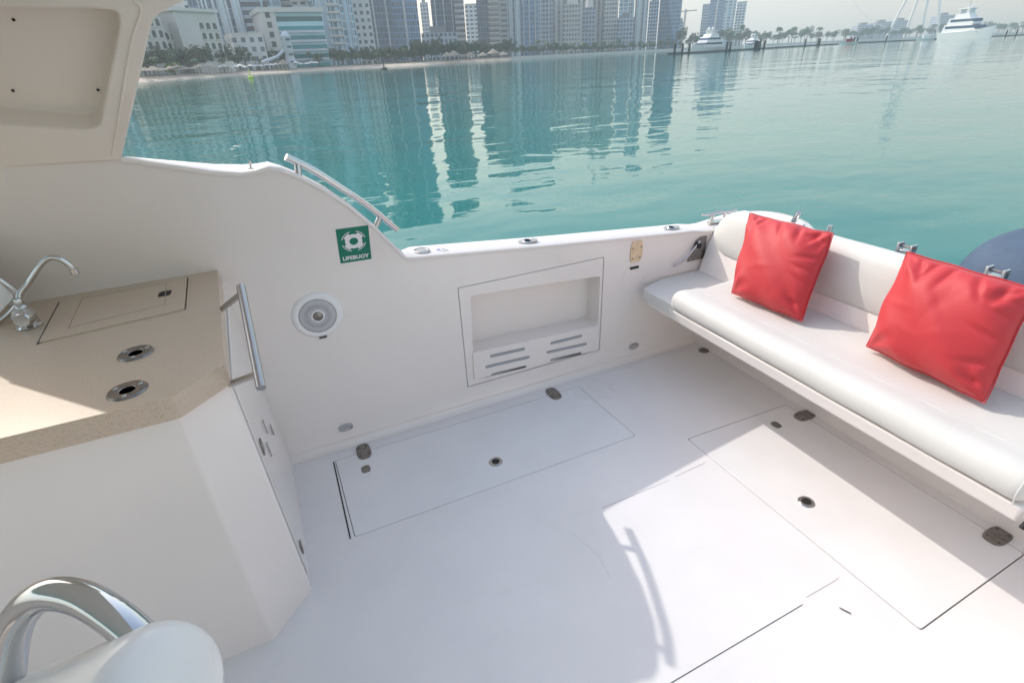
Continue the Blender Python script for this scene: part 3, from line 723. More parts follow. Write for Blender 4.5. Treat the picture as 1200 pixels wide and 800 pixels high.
# seat cushion: gridded top with slight softness
bm = bmesh.new(); nx, ny = 14, 40; top_ = []
X0, X1, Y0, Y1 = 1.90, 2.30, .385, 1.985
def seatz(x, y):
    e = min(1, min(y-Y0, Y1-y)/.03, (X1+.02-x)/.03) ; e = max(0, e); s = math.sqrt(max(0, 1-(1-e)**2))
    return .487+.098*s + .0025*math.sin(x*23+y*3)*math.sin(y*9) - .006*math.exp(-((x-2.08)/.1)**2)
for i in range(nx+1):
    row = []
    for j in range(ny+1):
        y = Y0+(Y1-Y0)*(.5-.5*math.cos(PI*j/ny)) ; x = X0+(X1-X0)*i/nx
        row.append(bm.verts.new((x, y, seatz(x, y))))
    top_.append(row)
for i in range(nx):
    for j in range(ny): bm.faces.new((top_[i][j], top_[i+1][j], top_[i+1][j+1], top_[i][j+1]))
inb(obj('seat_cushion', bm, M['vinyl'], smooth=True, ang=80))
# corner filler cushion against the wall
bm = bmesh.new(); add_prism(bm, rounded([(1.80,1.93),(2.33,1.93),(2.33,2.272),(1.98,2.272),(1.79,2.20)], [.02,.01,.02,.08,.03], 5), lambda x, y: (x, y, .470), lambda x, y: (x, y, .532)); inb(obj('corner_cushion', bm, M['vinyl'], bevel=.022, seg=5, ang=70))
# seams
inb(obj('seam', tube(spline([(1.80,.398,.502),(1.790,.40,.54),(1.81,.402,.588),(1.85,.405,.603),(2.0,.43,.598),(2.15,.47,.597)], 5), .0022, 8), M['piping'], smooth=True))
inb(obj('seam', tube([(1.945, .41+.05*i, .5965) for i in range(31)], .0012, 6), M['piping'], smooth=True))
inb(obj('end_hinge', tube(spline([(1.80,.352,.44),(1.82,.350,.47),(1.86,.348,.49)], 4), .010, 8), M['black'], smooth=True))
# backrest: moulded lower panel and padded upper cushion with a rounded port end
bm = bmesh.new(); vs = []
for y in (-.6, 2.268):
    vs.append([bm.verts.new(p) for p in ((2.262,y,.50),(2.318,y,.70),(2.37,y,.80),(2.40,y,.80),(2.40,y,.50))])
for k in range(5): bm.faces.new((vs[0][k], vs[0][(k+1)%5], vs[1][(k+1)%5], vs[1][k]))
bm.faces.new(vs[0]); bm.faces.new(vs[1]); inb(obj('back_panel', bm, M['gel'], bevel=.004))
bk = [(2.325,.652),(2.308,.662),(2.300,.68),(2.302,.74),(2.312,.82),(2.325,.875),(2.342,.905),(2.372,.923),(2.410,.925),(2.440,.912),(2.455,.885),(2.452,.80),(2.43,.66),(2.40,.652)]
ysb = [-.6]+[.2+.1*i for i in range(19)]+[2.06,2.12,2.17,2.20,2.225,2.242,2.252,2.256]
def bsh(y):
    if y > 2.05: tt = (y-2.05)/.21; return (math.sqrt(max(.02, 1-tt**2.6)), 0, -.02*tt*tt)
    return (1, 0, .002*math.sin(y*11))
extr(bk, ysb, M['vinyl'], 'back_cushion', shape=bsh, ang=75)

# ------------------------------------------------------------------ pillows
def pillow(name, label, bl, br, tl, tr, thick, seed):
    rnd = random.Random(seed); bl, br, tl, tr = map(Vector, (bl, br, tl, tr))
    cen = (bl+br+tl+tr)/4
    nrm = ((br-bl).cross(tl-bl)).normalized()
    if nrm.x > 0: nrm = -nrm       # towards the camera
    N = 44; bm = bmesh.new(); front = []; back = []
    wr = [(rnd.uniform(-.8,.8), rnd.uniform(-.8,.8), rnd.uniform(0,PI), rnd.uniform(.2,.45), rnd.uniform(-.010,.012)) for _ in range(16)]
    def h(u_, v_):
        b = (max(0, 1-abs(u_)**2.4)*max(0, 1-abs(v_)**2.4))**.52
        z = thick*b
        # creases running in from the corners and the top seam
        for cx, cy in ((-1,-1),(1,-1),(-1,1),(1,1)):
            dx, dy = u_-cx, v_-cy; r_ = math.hypot(dx, dy)
            if r_ < 1.1:
                a = math.atan2(dy*-cy, dx*-cx); z += .007*math.sin(a*9+seed+cx*2+cy)*math.exp(-((r_-.35)/.26)**2)*min(1, b*3)
        for k in range(5):
            uu = -.75+.38*k+.1*math.sin(seed+k); z += -.015*math.exp(-((u_-uu-.45*(1-v_)*math.sin(k*2+seed))/.05)**2)*math.exp(-((v_-.80)/.22)**2)*min(1, b*4)
            vv = -.7+.36*k; z += -.011*math.exp(-((v_-vv-.4*(1-u_)*math.sin(k*1.7+seed*2))/.055)**2)*math.exp(-((u_-.80)/.22)**2)*min(1, b*4)
        for a, b2, an, ln, am in wr:
            p = (u_-a)*math.cos(an)+(v_-b2)*math.sin(an); q = -(u_-a)*math.sin(an)+(v_-b2)*math.cos(an)
            z += .3*am*math.exp(-(p/.07)**2-(q/ln)**2)*min(1, b*2)
        return z
    for i in range(N+1):
        rf, rb = [], []
        for j in range(N+1):
            u_ = -1+2*i/N; v_ = -1+2*j/N
            # concave edges, pointed corners
            ue = u_*(1-.004*(1-v_*v_)+.010*math.sin(v_*7+seed)*(1-v_*v_)); ve = v_*(1-.006*(1-u_*u_)+.010*math.sin(u_*8+seed*2)*(1-u_*u_))
            s, t_ = (ue+1)/2, (ve+1)/2
            p = bl*(1-s)*(1-t_)+br*s*(1-t_)+tl*(1-s)*t_+tr*s*t_
            edge = i in (0, N) or j in (0, N)
            # slight wobble of the rim
            p = p + nrm*.006*math.sin(u_*6+v_*5+seed)
            vf = bm.verts.new(p + nrm*h(u_, v_)); rf.append(vf); rb.append(vf if edge else bm.verts.new(p - nrm*h(u_, -v_)*.8))
        front.append(rf); back.append(rb)
    for i in range(N):
        for j in range(N):
            bm.faces.new((front[i][j], front[i+1][j], front[i+1][j+1], front[i][j+1]))
            q = (back[i][j], back[i][j+1], back[i+1][j+1], back[i+1][j])
            try: bm.faces.new(q)
            except ValueError: pass
    for v_ in bm.verts: v_.co -= cen
    e = empty(name, cen, 0, label, 'pillow', 'red pillows on the stern bench')
    o = obj('pillow_cover', bm, M['red'], e, smooth=True, ang=70, subsurf=1)
    # piped seam round the rim
    rim = []
    for i in range(0, N+1): rim.append((i, 0))
    for j in range(1, N+1): rim.append((N, j))
    for i in range(N-1, -1, -1): rim.append((i, N))
    for j in range(N-1, 0, -1): rim.append((0, j))
    pts = []
    for i, j in rim:
        u_ = -1+2*i/N; v_ = -1+2*j/N; ue = u_*(1-.004*(1-v_*v_)+.010*math.sin(v_*7+seed)*(1-v_*v_)); ve = v_*(1-.006*(1-u_*u_)+.010*math.sin(u_*8+seed*2)*(1-u_*u_)); s, t_ = (ue+1)/2, (ve+1)/2
        pts.append(bl*(1-s)*(1-t_)+br*s*(1-t_)+tl*(1-s)*t_+tr*s*t_ + nrm*.006*math.sin(u_*6+v_*5+seed)-cen)
    obj('edge_seam', tube(pts+[pts[0]], .0028, 6), M['red'], e, smooth=True)
    return e
pillow('red_pillow', 'red leather pillow leaning at the port end of the bench', (2.055,1.80,.606), (2.09,1.40,.606), (2.285,1.97,.955), (2.27,1.475,.975), .095, 3)
pillow('red_pillow', 'larger looking red leather pillow nearest the blue outboard cover', (2.125,1.11,.606), (2.10,.66,.606), (2.275,1.155,.985), (2.26,.72,.985), .105, 8)

# ------------------------------------------------------------------ outboard motor
mot = empty('outboard_motor', (3.22, .98, -.3), 0, 'outboard motor under a blue canvas cover behind the transom', 'outboard motor')
bm = bmesh.new(); nu, nv = 28, 16; rg = []
for j in range(nv+1):
    ph = -PI/2*.9 + (PI/2*.9+PI/2)*j/nv
    row = []
    for i in range(nu):
        th = 2*PI*i/nu; c, s = math.cos(th), math.sin(th); e = .8
        r_ = max(0, math.cos(ph))**.72
        x = .40*r_*abs(c)**e*(1 if c > 0 else -1); y = .355*r_*abs(s)**e*(1 if s > 0 else -1)
        z = .33*abs(math.sin(ph))**.9*(1 if ph > 0 else -1)
        wob = 1+.015*math.sin(th*5+ph*4)
        row.append(bm.verts.new((x*wob, y*wob, .93+z)))
    rg.append(row)
for a, b in zip(rg, rg[1:]):
    for k in range(nu): bm.faces.new((a[k], a[(k+1)%nu], b[(k+1)%nu], b[k]))
bmesh.ops.remove_doubles(bm, verts=bm.verts, dist=1e-4)
obj('canvas_cover', bm, M['cover'], mot, subsurf=1)
obj('cover_seam', tube([(.40*math.sin(a), 0.02, .935+.33*math.cos(a)) for a in [R(-80+10*i) for i in range(17)]], .005, 6), M['cover'], mot, smooth=True)
bm = bmesh.new(); add_box(bm, -.16, .14, -.10, .10, -.3, .7); obj('leg', bm, M['gasket'], mot, bevel=.03)
bm = bmesh.new(); add_box(bm, -.46, -.1, -.12, .12, .55, .85); obj('mount', bm, M['grey'], mot, bevel=.02)

# ------------------------------------------------------------------ helm seat in the near left corner
hs = empty('helm_seat', (-.25, .3, 1.2), 0, 'white helm seat bolster with thick polished arched grab tube, nearest the camera', 'seat')
def inh(o): o.parent = hs; o.matrix_parent_inverse = Matrix.Translation(-Vector(hs.location)); return o
inh(obj('grab_tube', tube(spline([(-.365,.42,1.19),(-.345,.445,1.25),(-.318,.457,1.308),(-.285,.452,1.338),(-.25,.430,1.345),(-.218,.398,1.338),(-.195,.370,1.318),(-.178,.345,1.28),(-.165,.33,1.22)], 8), .0145, 24), M['chrome'], smooth=True))
ax_ = Vector((.165, -.087, .107)).normalized(); c0 = Vector((-.188, .335, 1.306))
bm = bmesh.new(); pr = [(0,.026),(.028,.025),(.042,.021),(.050,.012),(.053,0),(.055,-.40)]; a_, b_ = frame_at(ax_); rg = []
for r_, h_ in pr:
    rg.append([bm.verts.new(c0 + ax_*h_ + (a_*math.cos(2*PI*k/40)+b_*math.sin(2*PI*k/40))*max(r_, .0005)) for k in range(40)])
for p_, q_ in zip(rg, rg[1:]):
    for k in range(40): bm.faces.new((p_[k], p_[(k+1)%40], q_[(k+1)%40], q_[k]))
bm.faces.new(rg[0]); bm.faces.new(rg[-1])
M['seatv'] = mat('glossy_vinyl', (.84, .81, .79), .25, coat=.2)
inh(obj('bolster', bm, M['seatv'], smooth=True, ang=60))
bm = bmesh.new(); add_box(bm, -.62, -.20, .02, .36, .75, 1.12); inh(obj('seat_back', bm, M['seatv'], bevel=.04, seg=4))
bm = bmesh.new(); add_lathe(bm, [(.12,0),(.12,.01),(.05,.03),(.04,.5),(.04,.78)], 20, (-.40, .1, 0)); inh(obj('pedestal', bm, M['steel'], smooth=True))
#FAR
# ================================================================== FAR SHORE
def facade(name, wall, glass, fh=3.6, bw=3.2, fz=.5, fx=.62, rough=.25, off=0):
    m = bpy.data.materials.new(name); m.use_nodes = True; t = m.node_tree; p = t.nodes['Principled BSDF']
    tc = t.nodes.new('ShaderNodeTexCoord'); sx = t.nodes.new('ShaderNodeSeparateXYZ'); t.links.new(tc.outputs['Object'], sx.inputs[0])
    def M_(op, a, b=None, c=None):
        q = t.nodes.new('ShaderNodeMath'); q.operation = op
        for i, v_ in enumerate((a, b, c)):
            if v_ is None: continue
            if isinstance(v_, (int, float)): q.inputs[i].default_value = v_
            else: t.links.new(v_, q.inputs[i])
        return q.outputs[0]
    u_ = M_('ADD', sx.outputs[0], sx.outputs[1])
    a = M_('LESS_THAN', M_('FRACT', M_('DIVIDE', u_, bw)), fx); b = M_('LESS_THAN', M_('FRACT', M_('DIVIDE', sx.outputs[2], fh)), fz)
    mask = M_('MULTIPLY', a, b)
    wn = t.nodes.new('ShaderNodeTexWhiteNoise'); wn.noise_dimensions = '2D'; cb = t.nodes.new('ShaderNodeCombineXYZ')
    t.links.new(M_('FLOOR', M_('DIVIDE', u_, bw)), cb.inputs[0]); t.links.new(M_('FLOOR', M_('DIVIDE', sx.outputs[2], fh)), cb.inputs[1]); t.links.new(cb.outputs[0], wn.inputs[0])
    g2 = t.nodes.new('ShaderNodeMix'); g2.data_type = 'RGBA'; g2.inputs[6].default_value = (*[c*.6 for c in glass], 1); g2.inputs[7].default_value = (*[min(1, c*1.5) for c in glass], 1); t.links.new(wn.outputs[0], g2.inputs[0])
    mx = t.nodes.new('ShaderNodeMix'); mx.data_type = 'RGBA'; t.links.new(mask, mx.inputs[0]); mx.inputs[6].default_value = (*wall, 1); t.links.new(g2.outputs[2], mx.inputs[7])
    t.links.new(mx.outputs[2], p.inputs['Base Color']); t.links.new(M_('SUBTRACT', .75, M_('MULTIPLY', mask, .75-rough)), p.inputs['Roughness'])
    return m
F = {
 'cream': facade('cream_facade', (0.63,0.63,0.64), (.10,.12,.14), 3.5, 3.4, .5, .5),
 'beige': facade('beige_facade', (0.52,0.51,0.49), (.12,.14,.16), 3.6, 2.6, .55, .6),
 'beige_v': facade('beige_ribbed_facade', (0.54,0.53,0.52), (.15,.17,.19), 3.6, 4.5, .92, .45),
 'grey': facade('grey_facade', (0.38,0.43,0.52), (.09,.11,.14), 3.5, 3.0, .55, .65),
 'band': facade('banded_facade', (0.42,0.47,0.55), (.055,.075,.10), 3.6, 60, .58, 1.1),
 'brown': facade('brown_banded_facade', (0.41,0.40,0.43), (.09,.09,.10), 3.6, 9, .5, .88),
 'bglass': facade('blue_glass_facade', (0.25,0.37,0.57), (.085,.15,.23), 3.8, 1.8, .80, .82, .12),
 'dglass': facade('dark_glass_facade', (0.13,0.19,0.32), (.045,.075,.12), 3.8, 2.4, .82, .85, .12),
 'lglass': facade('light_glass_facade', (0.52,0.69,0.80), (.20,.30,.40), 3.6, 5.2, .74, .72, .15),
 'stripe': facade('striped_facade', (0.63,0.75,0.80), (.10,.15,.23), 3.6, 6.2, .96, .52),
 'teal': facade('teal_glass_facade', (0.50,0.72,0.80), (.02,.20,.24), 3.7, 80, .52, 1.1, .12),
 'white': facade('white_facade', (0.74,0.78,0.80), (.10,.13,.17), 3.4, 4.2, .45, .6),
}
M['conc'] = mat('pale_concrete', (.60,.58,.55), .8); M['cream'] = mat('cream_render', (.60,.58,.55), .8, var=.05, nscale=.1)
M['fin'] = mat('white_fin', (.55,.58,.62), .5); M['dark'] = mat('dark_opening', (.05,.06,.07), .3); M['roofd'] = mat('roof_plant', (.22,.22,.23), .8)
M['bluegl'] = mat('tinted_glass', (.07,.12,.18), .1)
def tower(name, px0, px1, d0, d1, top_, m, label, depth=None, fins=0, fin_w=1.2, crown=None, balc=0, cat='tower', cham=0, group=None, slab=False):
    A_ = P(px0, d0); B_ = P(px1, d1); v_ = B_-A_; W_ = v_.length; an = math.atan2(v_.y, v_.x); D_ = depth or max(18, W_*.8)
    H_ = min(318, HT((px0+px1)/2, top_, (d0+d1)/2)) if top_ < 90 else top_
    e = empty(name, (A_.x, A_.y, .8), an, label, cat, group)
    ch = cham or 0.0
    poly = [(0,0),(W_,0),(W_,D_),(0,D_)] if not ch else [(ch,0),(W_-ch,0),(W_,ch),(W_,D_),(0,D_),(0,ch)]
    obj('facade', prism(poly, 0, H_), F[m], e)
    if fins:
        for i in range(fins):
            x = W_*(i+.5)/fins; bm = box(x-fin_w/2, x+fin_w/2, -.9, .3, 0, H_*.97); obj('fin', bm, M['fin'], e)
    if balc:
        n = int(min(H_, 150)//balc)
        for i in range(1, n): obj('balcony', box(-.9 if not ch else ch, W_*.55, -1.5, .2, i*balc-.5, i*balc+.5), M['conc'], e)
    if crown == 'step':
        obj('crown', box(W_*.2, W_*.8, D_*.2, D_*.8, H_, H_+8), F[m], e)
    elif crown == 'spire':
        bm = bmesh.new(); add_lathe(bm, [(W_*.3,0),(W_*.22,8),(W_*.08,18),(.4,34)], 12, (W_/2, D_/2, H_)); obj('spire', bm, M['conc'], e)
    elif crown == 'plant':
        obj('roof_plant', box(W_*.25, W_*.7, D_*.3, D_*.7, H_, H_+4), M['roofd'], e)
    elif crown == 'parapet':
        obj('parapet', prism(poly, H_, H_+1.6, [[(1,1),(W_-1,1),(W_-1,D_-1),(1,D_-1)]] if not ch else ()), M['conc'], e)
    return e, W_, D_, H_
# --- hotels on the left, with real windows
def hotel(px0, px1, d0, d1, topy, label, nx_, nz_, z0, wz, fh, cornice=True, skip=0.0, depth=26, stepr=None):
    A_ = P(px0, d0); B_ = P(px1, d1); v_ = B_-A_; W_ = v_.length; an = math.atan2(v_.y, v_.x); H_ = HT((px0+px1)/2, topy, (d0+d1)/2)
    e = empty('hotel', (A_.x, A_.y, .8), an, label, 'hotel')
    obj('wall', box(0, W_, 0, depth, 0, H_), M['cream'], e)
    if cornice:
        obj('cornice', box(-1, W_+1, -1, depth+1, H_, H_+1.0), M['conc'], e)
        rb = bmesh.new(); add_box(rb, W_*.15, W_*.5, 4, depth-4, H_+1, H_+4.5); obj('roof_pavilion', rb, M['cream'], e, bevel=.3)
    bw = W_/nx_; src = None
    for i in range(nx_):
        x = (i+.5)*bw
        if x/W_ < skip: continue
        for k in range(nz_):
            z = z0+k*fh
            if z+wz > H_-1: continue
            if src is None:
                src = obj('window', wallprism([(-bw*.27,0),(bw*.27,0),(bw*.27,wz*.8),(bw*.14,wz),(-bw*.14,wz),(-bw*.27,wz*.8)], -.12, .05), M['dark'], e); src.location = (x, 0, z)
                sill = obj('sill', box(-bw*.34, bw*.34, -.5, -.13, -.4, -.02), M['conc'], src)
            else:
                c = dup(src, e); c.location = (x, 0, z)
    n2 = int(depth//5)
    for i in range(n2):
        for k in range(nz_):
            z = z0+k*fh
            if z+wz > H_-1: continue
            c = dup(src, e); c.location = (W_+.0, (i+.5)*depth/n2, z); c.rotation_euler = (0, 0, PI/2)
    obj('arcade', box(-.4, W_+.4, -3, 0, 0, 3.6), M['conc'], e)
    return e
hotel(150, 207, 229, 231, 17, 'cream beachfront hotel with rows of arched windows beside the cabin pillar', 7, 7, 4.6, 2.1, 3.25, depth=20)
hotel(205, 226, 246, 250, 30, 'lower recessed cream wing between the two beachfront hotels', 3, 5, 4.6, 2.1, 3.25, cornice=False, depth=16)
hotel(224, 269, 244, 254, 17, 'taller cream hotel with blank left wall and projecting cornice', 6, 7, 4.6, 2.0, 3.25, skip=.5, depth=20)
tower('apartment_tower', 40, 124, 300, 300, -150, 'beige', 'tall beige tower unseen behind the cabin pillar except as a reflection', crown='step')  # this tower and the next two are added for their reflections in the water
tower('apartment_tower', 120, 164, 340, 340, -120, 'lglass', 'pale glass tower just behind the cabin pillar', crown='step')
tower('apartment_tower', 162, 202, 350, 350, -140, 'white', 'pale tower behind the left beachfront hotel', crown='plant')
tower('apartment_tower', 205, 243, 330, 335, -90, 'white', 'pale apartment tower rising behind the cream hotels', balc=0, crown='step')
tower('apartment_tower', 240, 270, 360, 360, -60, 'bglass', 'narrow blue tower behind the taller cream hotel', crown='plant')
tower('office_tower', 266, 301, 305, 309, -170, 'stripe', 'tall white and blue vertically striped tower left of the teal hotel', fins=5, fin_w=1.0, crown='plant')
tower('office_tower', 297, 322, 345, 345, -150, 'band', 'dark tower with horizontal bands just left of the teal hotel', crown='plant')
tower('podium_building', 281, 317, 273, 275, 46, 'cream', 'low cream podium building at the foot of the striped tower', depth=22, cat='building', crown='parapet')
# teal hotel
A_ = P(318, 286); B_ = P(388, 291); v_ = B_-A_; W_ = v_.length; an = math.atan2(v_.y, v_.x); H_ = HT(348, 12, 290)
e = empty('glass_hotel', (A_.x, A_.y, .8), an, 'wide hotel with teal glass bands framed in cream', 'hotel')
obj('glass_front', box(W_*.24, W_, .6, 24, 0, H_-1.8), F['teal'], e)
obj('side_tower', box(0, W_*.24, -1.5, 24, 0, H_-1), M['cream'], e)
obj('roof_band', box(-.6, W_+.6, -2, 25, H_-1.78, H_), M['cream'], e)
for k in range(6): obj('window', box(W_*.085, W_*.155, -1.6, -1.4, 5+k*3.7, 7.2+k*3.7), M['dark'], e)
for k in range(int((H_-6)//3.7)): obj('balcony', box(W_*.25, W_-.4, -.7, .58, 3.0+k*3.7, 3.9+k*3.7), M['fin'], e)
tower('apartment_tower', 315, 345, 385, 385, -120, 'lglass', 'pale glass tower rising behind the left half of the teal hotel', crown='plant')
tower('apartment_tower', 341, 362, 400, 400, -110, 'brown', 'brown grey tower with window columns rising behind the teal hotel', crown='step')
tower('apartment_tower', 358, 388, 360, 360, -140, 'white', 'white banded tower behind the right end of the teal hotel', balc=3.6, crown='plant')
tw = tower('apartment_tower', 385, 426, 338, 343, -170, 'lglass', 'wide glass tower with a white grid of balconies right of the teal hotel', fins=8, fin_w=.5, balc=3.6, cham=4)
tower('apartment_tower', 424, 443, 350, 350, -120, 'cream', 'slim cream tower next to the white gridded glass tower', crown='step')
tower('office_tower', 439, 467, 423, 427, -190, 'dglass', 'dark blue glass tower right of the slim cream tower', fins=2, fin_w=.8)
tower('office_tower', 465, 496, 436, 438, -190, 'bglass', 'broad light blue glass tower with a single white fin', depth=14, fins=1, fin_w=1.5)
tower('low_building', 497, 538, 400, 400, 40, 'grey', 'low grey glass block at the foot of the dark towers', depth=20, cat='building', crown='plant')
tower('office_tower', 499, 508, 640, 640, 4, 'grey', 'thin distant grey tower seen in the gap left of the dark tower', crown='plant')
tower('office_tower', 511, 539, 466, 466, -130, 'dglass', 'tall dark blue tower standing above the low grey block', depth=14, fins=3, fin_w=.8)
tower('office_tower', 537, 548, 450, 450, -110, 'brown', 'slim brown banded tower joined to the dark blue tower', crown='step')
tower('apartment_tower', 549, 563, 560, 560, 8, 'white', 'short pale tower with open sky above it', crown='parapet')
tower('apartment_tower', 562, 578, 500, 500, -70, 'dglass', 'dark glass slab beside the short pale tower', crown='plant')
tower('apartment_tower', 576, 595, 490, 490, -80, 'brown', 'stone coloured tower with fine horizontal bands', crown='step', balc=3.6)
tower('office_tower', 594, 612, 510, 512, -115, 'stripe', 'pale blue ribbed tower in the centre of the skyline', fins=4, fin_w=.9)
tower('office_tower', 611, 631, 520, 522, -100, 'bglass', 'blue tower with white vertical ribs, right half of the ribbed pair', fins=3, fin_w=.9)
tower('office_tower', 629, 649, 560, 560, -105, 'grey', 'blue grey tower just left of the beige cluster', fins=2, fin_w=.8)
tower('apartment_tower', 648, 661, 560, 560, -60, 'beige_v', 'beige ribbed tower at the left edge of the beige cluster', crown='step')
tower('apartment_tower', 660, 680, 545, 545, 6, 'beige', 'beige tower with an ornate stepped crown', crown='spire')
tower('apartment_tower', 656, 693, 610, 610, -55, 'beige_v', 'taller beige tower behind the ornate stepped one', crown='step')
tower('apartment_tower', 682, 697, 570, 570, 10, 'grey', 'grey beige tower with a rounded crown in the beige cluster', crown='spire')
tower('apartment_tower', 689, 710, 640, 640, -65, 'beige_v', 'slender beige tower near the right of the beige cluster', crown='spire')
tower('apartment_tower', 706, 722, 600, 600, -70, 'beige', 'beige tower at the right edge of the beige cluster', crown='step')
tower('low_building', 722, 741, 590, 590, 22, 'grey', 'dark grey mid rise block in front of the pale blue towers', cat='building', crown='plant')
tower('office_tower', 723, 740, 680, 680, -55, 'lglass', 'pale blue tower behind the dark grey mid rise block', fins=2, fin_w=1)
tower('office_tower', 741, 756, 660, 660, -85, 'stripe', 'tall striped blue tower right of the dark mid rise block', fins=3, fin_w=1.2)
tower('office_tower', 757, 768, 720, 720, 2, 'grey', 'grey blue tower between the striped tower and the sail shaped tower', crown='plant')
# sail-like tower with a slanting dark face
e, W_, D_, H_ = tower('sail_tower', 769, 794, 690, 690, -60, 'bglass', 'blue glass tower with a dark slanting face at the right end of the main skyline')
bm = bmesh.new(); add_prism(bm, [(0,0),(W_*.85,0),(W_*.30,H_*.55),(0,H_*.62)], lambda x, z: (x, -.8, z), lambda x, z: (x, -.05, z)); obj('slanted_face', bm, F['dglass'], e)
tower('office_tower', 789, 800, 800, 800, 27, 'grey', 'small grey tower at the foot of the sail shaped tower', crown='plant')
tower('office_tower', 818, 829, 900, 900, 6, 'grey', 'stepped left wing of the pair of towers behind the first yacht')
tower('office_tower', 826, 843, 880, 880, -30, 'bglass', 'blue tower behind the first yacht', fins=1, fin_w=2)
tower('office_tower', 843, 856, 870, 870, -25, 'lglass', 'pale tower right of the blue tower behind the first yacht', fins=2, fin_w=2)
tower('office_tower', 857, 868, 900, 900, 5, 'white', 'isolated slim pale tower at the right end of the skyline', crown='parapet')
for (a, b, ty, lb) in ((1002,1020,30,'small hazy apartment block left of the observation wheel'),(1022,1041,27,'hazy apartment block just left of the wheel legs'),(1043,1062,25,'hazy apartment block behind the wheel legs'),(1094,1112,19,'hazy apartment block behind the large yacht')):
    tower('apartment_block', a, b, 1300, 1310, ty, 'grey', lb, depth=30, cat='building', crown='plant')
# construction crane
c0 = P(799, 760); e = empty('tower_crane', (c0.x, c0.y, .8), 2.0, 'thin tower crane in the sky gap right of the sail shaped tower', 'crane')
hh = HT(799, 12, 760); obj('mast', box(-.9, .9, -.9, .9, 0, hh), M['conc'], e); obj('jib', box(-14, 34, -.8, .8, hh-3, hh-1.6), M['conc'], e)

# observation wheel: legs, hub and rim
wc = P(1068, 1150); e = empty('observation_wheel', (wc.x, wc.y, 1), math.atan2(wc.y, wc.x)-PI/2, 'white observation wheel whose legs rise out of the picture behind the palms', 'ferris wheel')
hubz = 128
for sx, sy in ((-34,-8),(34,-8),(-10,10),(12,10)): obj('leg', tube([(sx, sy, 0), (sx*.06, sy*.5, hubz)], 1.9, 10), M['white'], e, smooth=True)
bm = bmesh.new(); add_lathe(bm, [(0,-10),(5,-10),(5,10),(0,10)], 20, (0,0,hubz), 'Y'); obj('hub', bm, M['white'], e, smooth=True)
bm = bmesh.new(); pts = [(118*math.cos(2*PI*i/72), 0, hubz+118*math.sin(2*PI*i/72)) for i in range(73)]; add_tube(bm, pts, .25, 8, False); obj('rim', bm, M['white'], e, smooth=True)
sp_ = None
for i in range(24):
    if sp_ is None: sp_ = obj('spoke', tube([(0,0,5),(0,0,117)], .08, 5), M['white'], e); sp_.location = (0,0,hubz)
    else: c = dup(sp_, e); c.rotation_euler = (0, 2*PI*i/24, 0)

# ------------------------------------------------------------------ trees, palms
def leafmat(name, c1, c2):
    m = mat(name, c1, .7); t = m.node_tree; p = t.nodes['Principled BSDF']
    oi = t.nodes.new('ShaderNodeNewGeometry'); r = t.nodes.new('ShaderNodeMix'); r.data_type = 'RGBA'; r.inputs[6].default_value = (*c1, 1); r.inputs[7].default_value = (*c2, 1)
    t.links.new(oi.outputs['Random Per Island'], r.inputs[0]); t.links.new(r.outputs[2], p.inputs['Base Color']); return m
M['leaf'] = leafmat('tree_foliage', (.03,.07,.028), (.08,.14,.05)); M['leaf2'] = leafmat('olive_foliage', (.06,.075,.04), (.12,.14,.075)); M['lime'] = leafmat('lime_foliage', (.16,.26,.03), (.26,.38,.05))
M['bark'] = mat('bark', (.16,.12,.09), .9)
def crown_mesh(seed, n=620, rx_=3.2, rz_=2.4):
    rnd = random.Random(seed); bm = bmesh.new(); cl = [(Vector((rnd.uniform(-1,1)*rx_*.62, rnd.uniform(-1,1)*rx_*.62, rnd.uniform(-.4,.7)*rz_)), rnd.uniform(.8,1.5)) for _ in range(13)]
    for _ in range(n):
        c, r_ = rnd.choice(cl); d = Vector((rnd.gauss(0,1), rnd.gauss(0,1), rnd.gauss(0,1))).normalized()*r_*rnd.uniform(.5,1.08)
        p = c + d; s = rnd.uniform(.22,.42); a, b = frame_at(Vector((rnd.gauss(0,1), rnd.gauss(0,1), rnd.gauss(0,1)+.6)))
        bm.faces.new([bm.verts.new(p+a*s), bm.verts.new(p+b*s*.6), bm.verts.new(p-a*s), bm.verts.new(p-b*s*.6)])
    return bm
def make_tree(seed, lm, name='broadleaf_tree', h=3.6):
    e = empty(name)
    bm = bmesh.new(); add_tube(bm, [(0,0,-.5),(.1,.05,h*.5),(.05,0,h)], [.24,.18,.1], 8)
    rnd = random.Random(seed)
    for _ in range(4): a = rnd.uniform(0, 6.28); add_tube(bm, [(.08,0,h*.55),(math.cos(a)*1.4, math.sin(a)*1.4, h*.95+.6)], [.11,.04], 6)
    obj('trunk', bm, M['bark'], e, smooth=True); c = obj('crown', crown_mesh(seed), lm, e); c.location = (0,0,h+1.0); return e
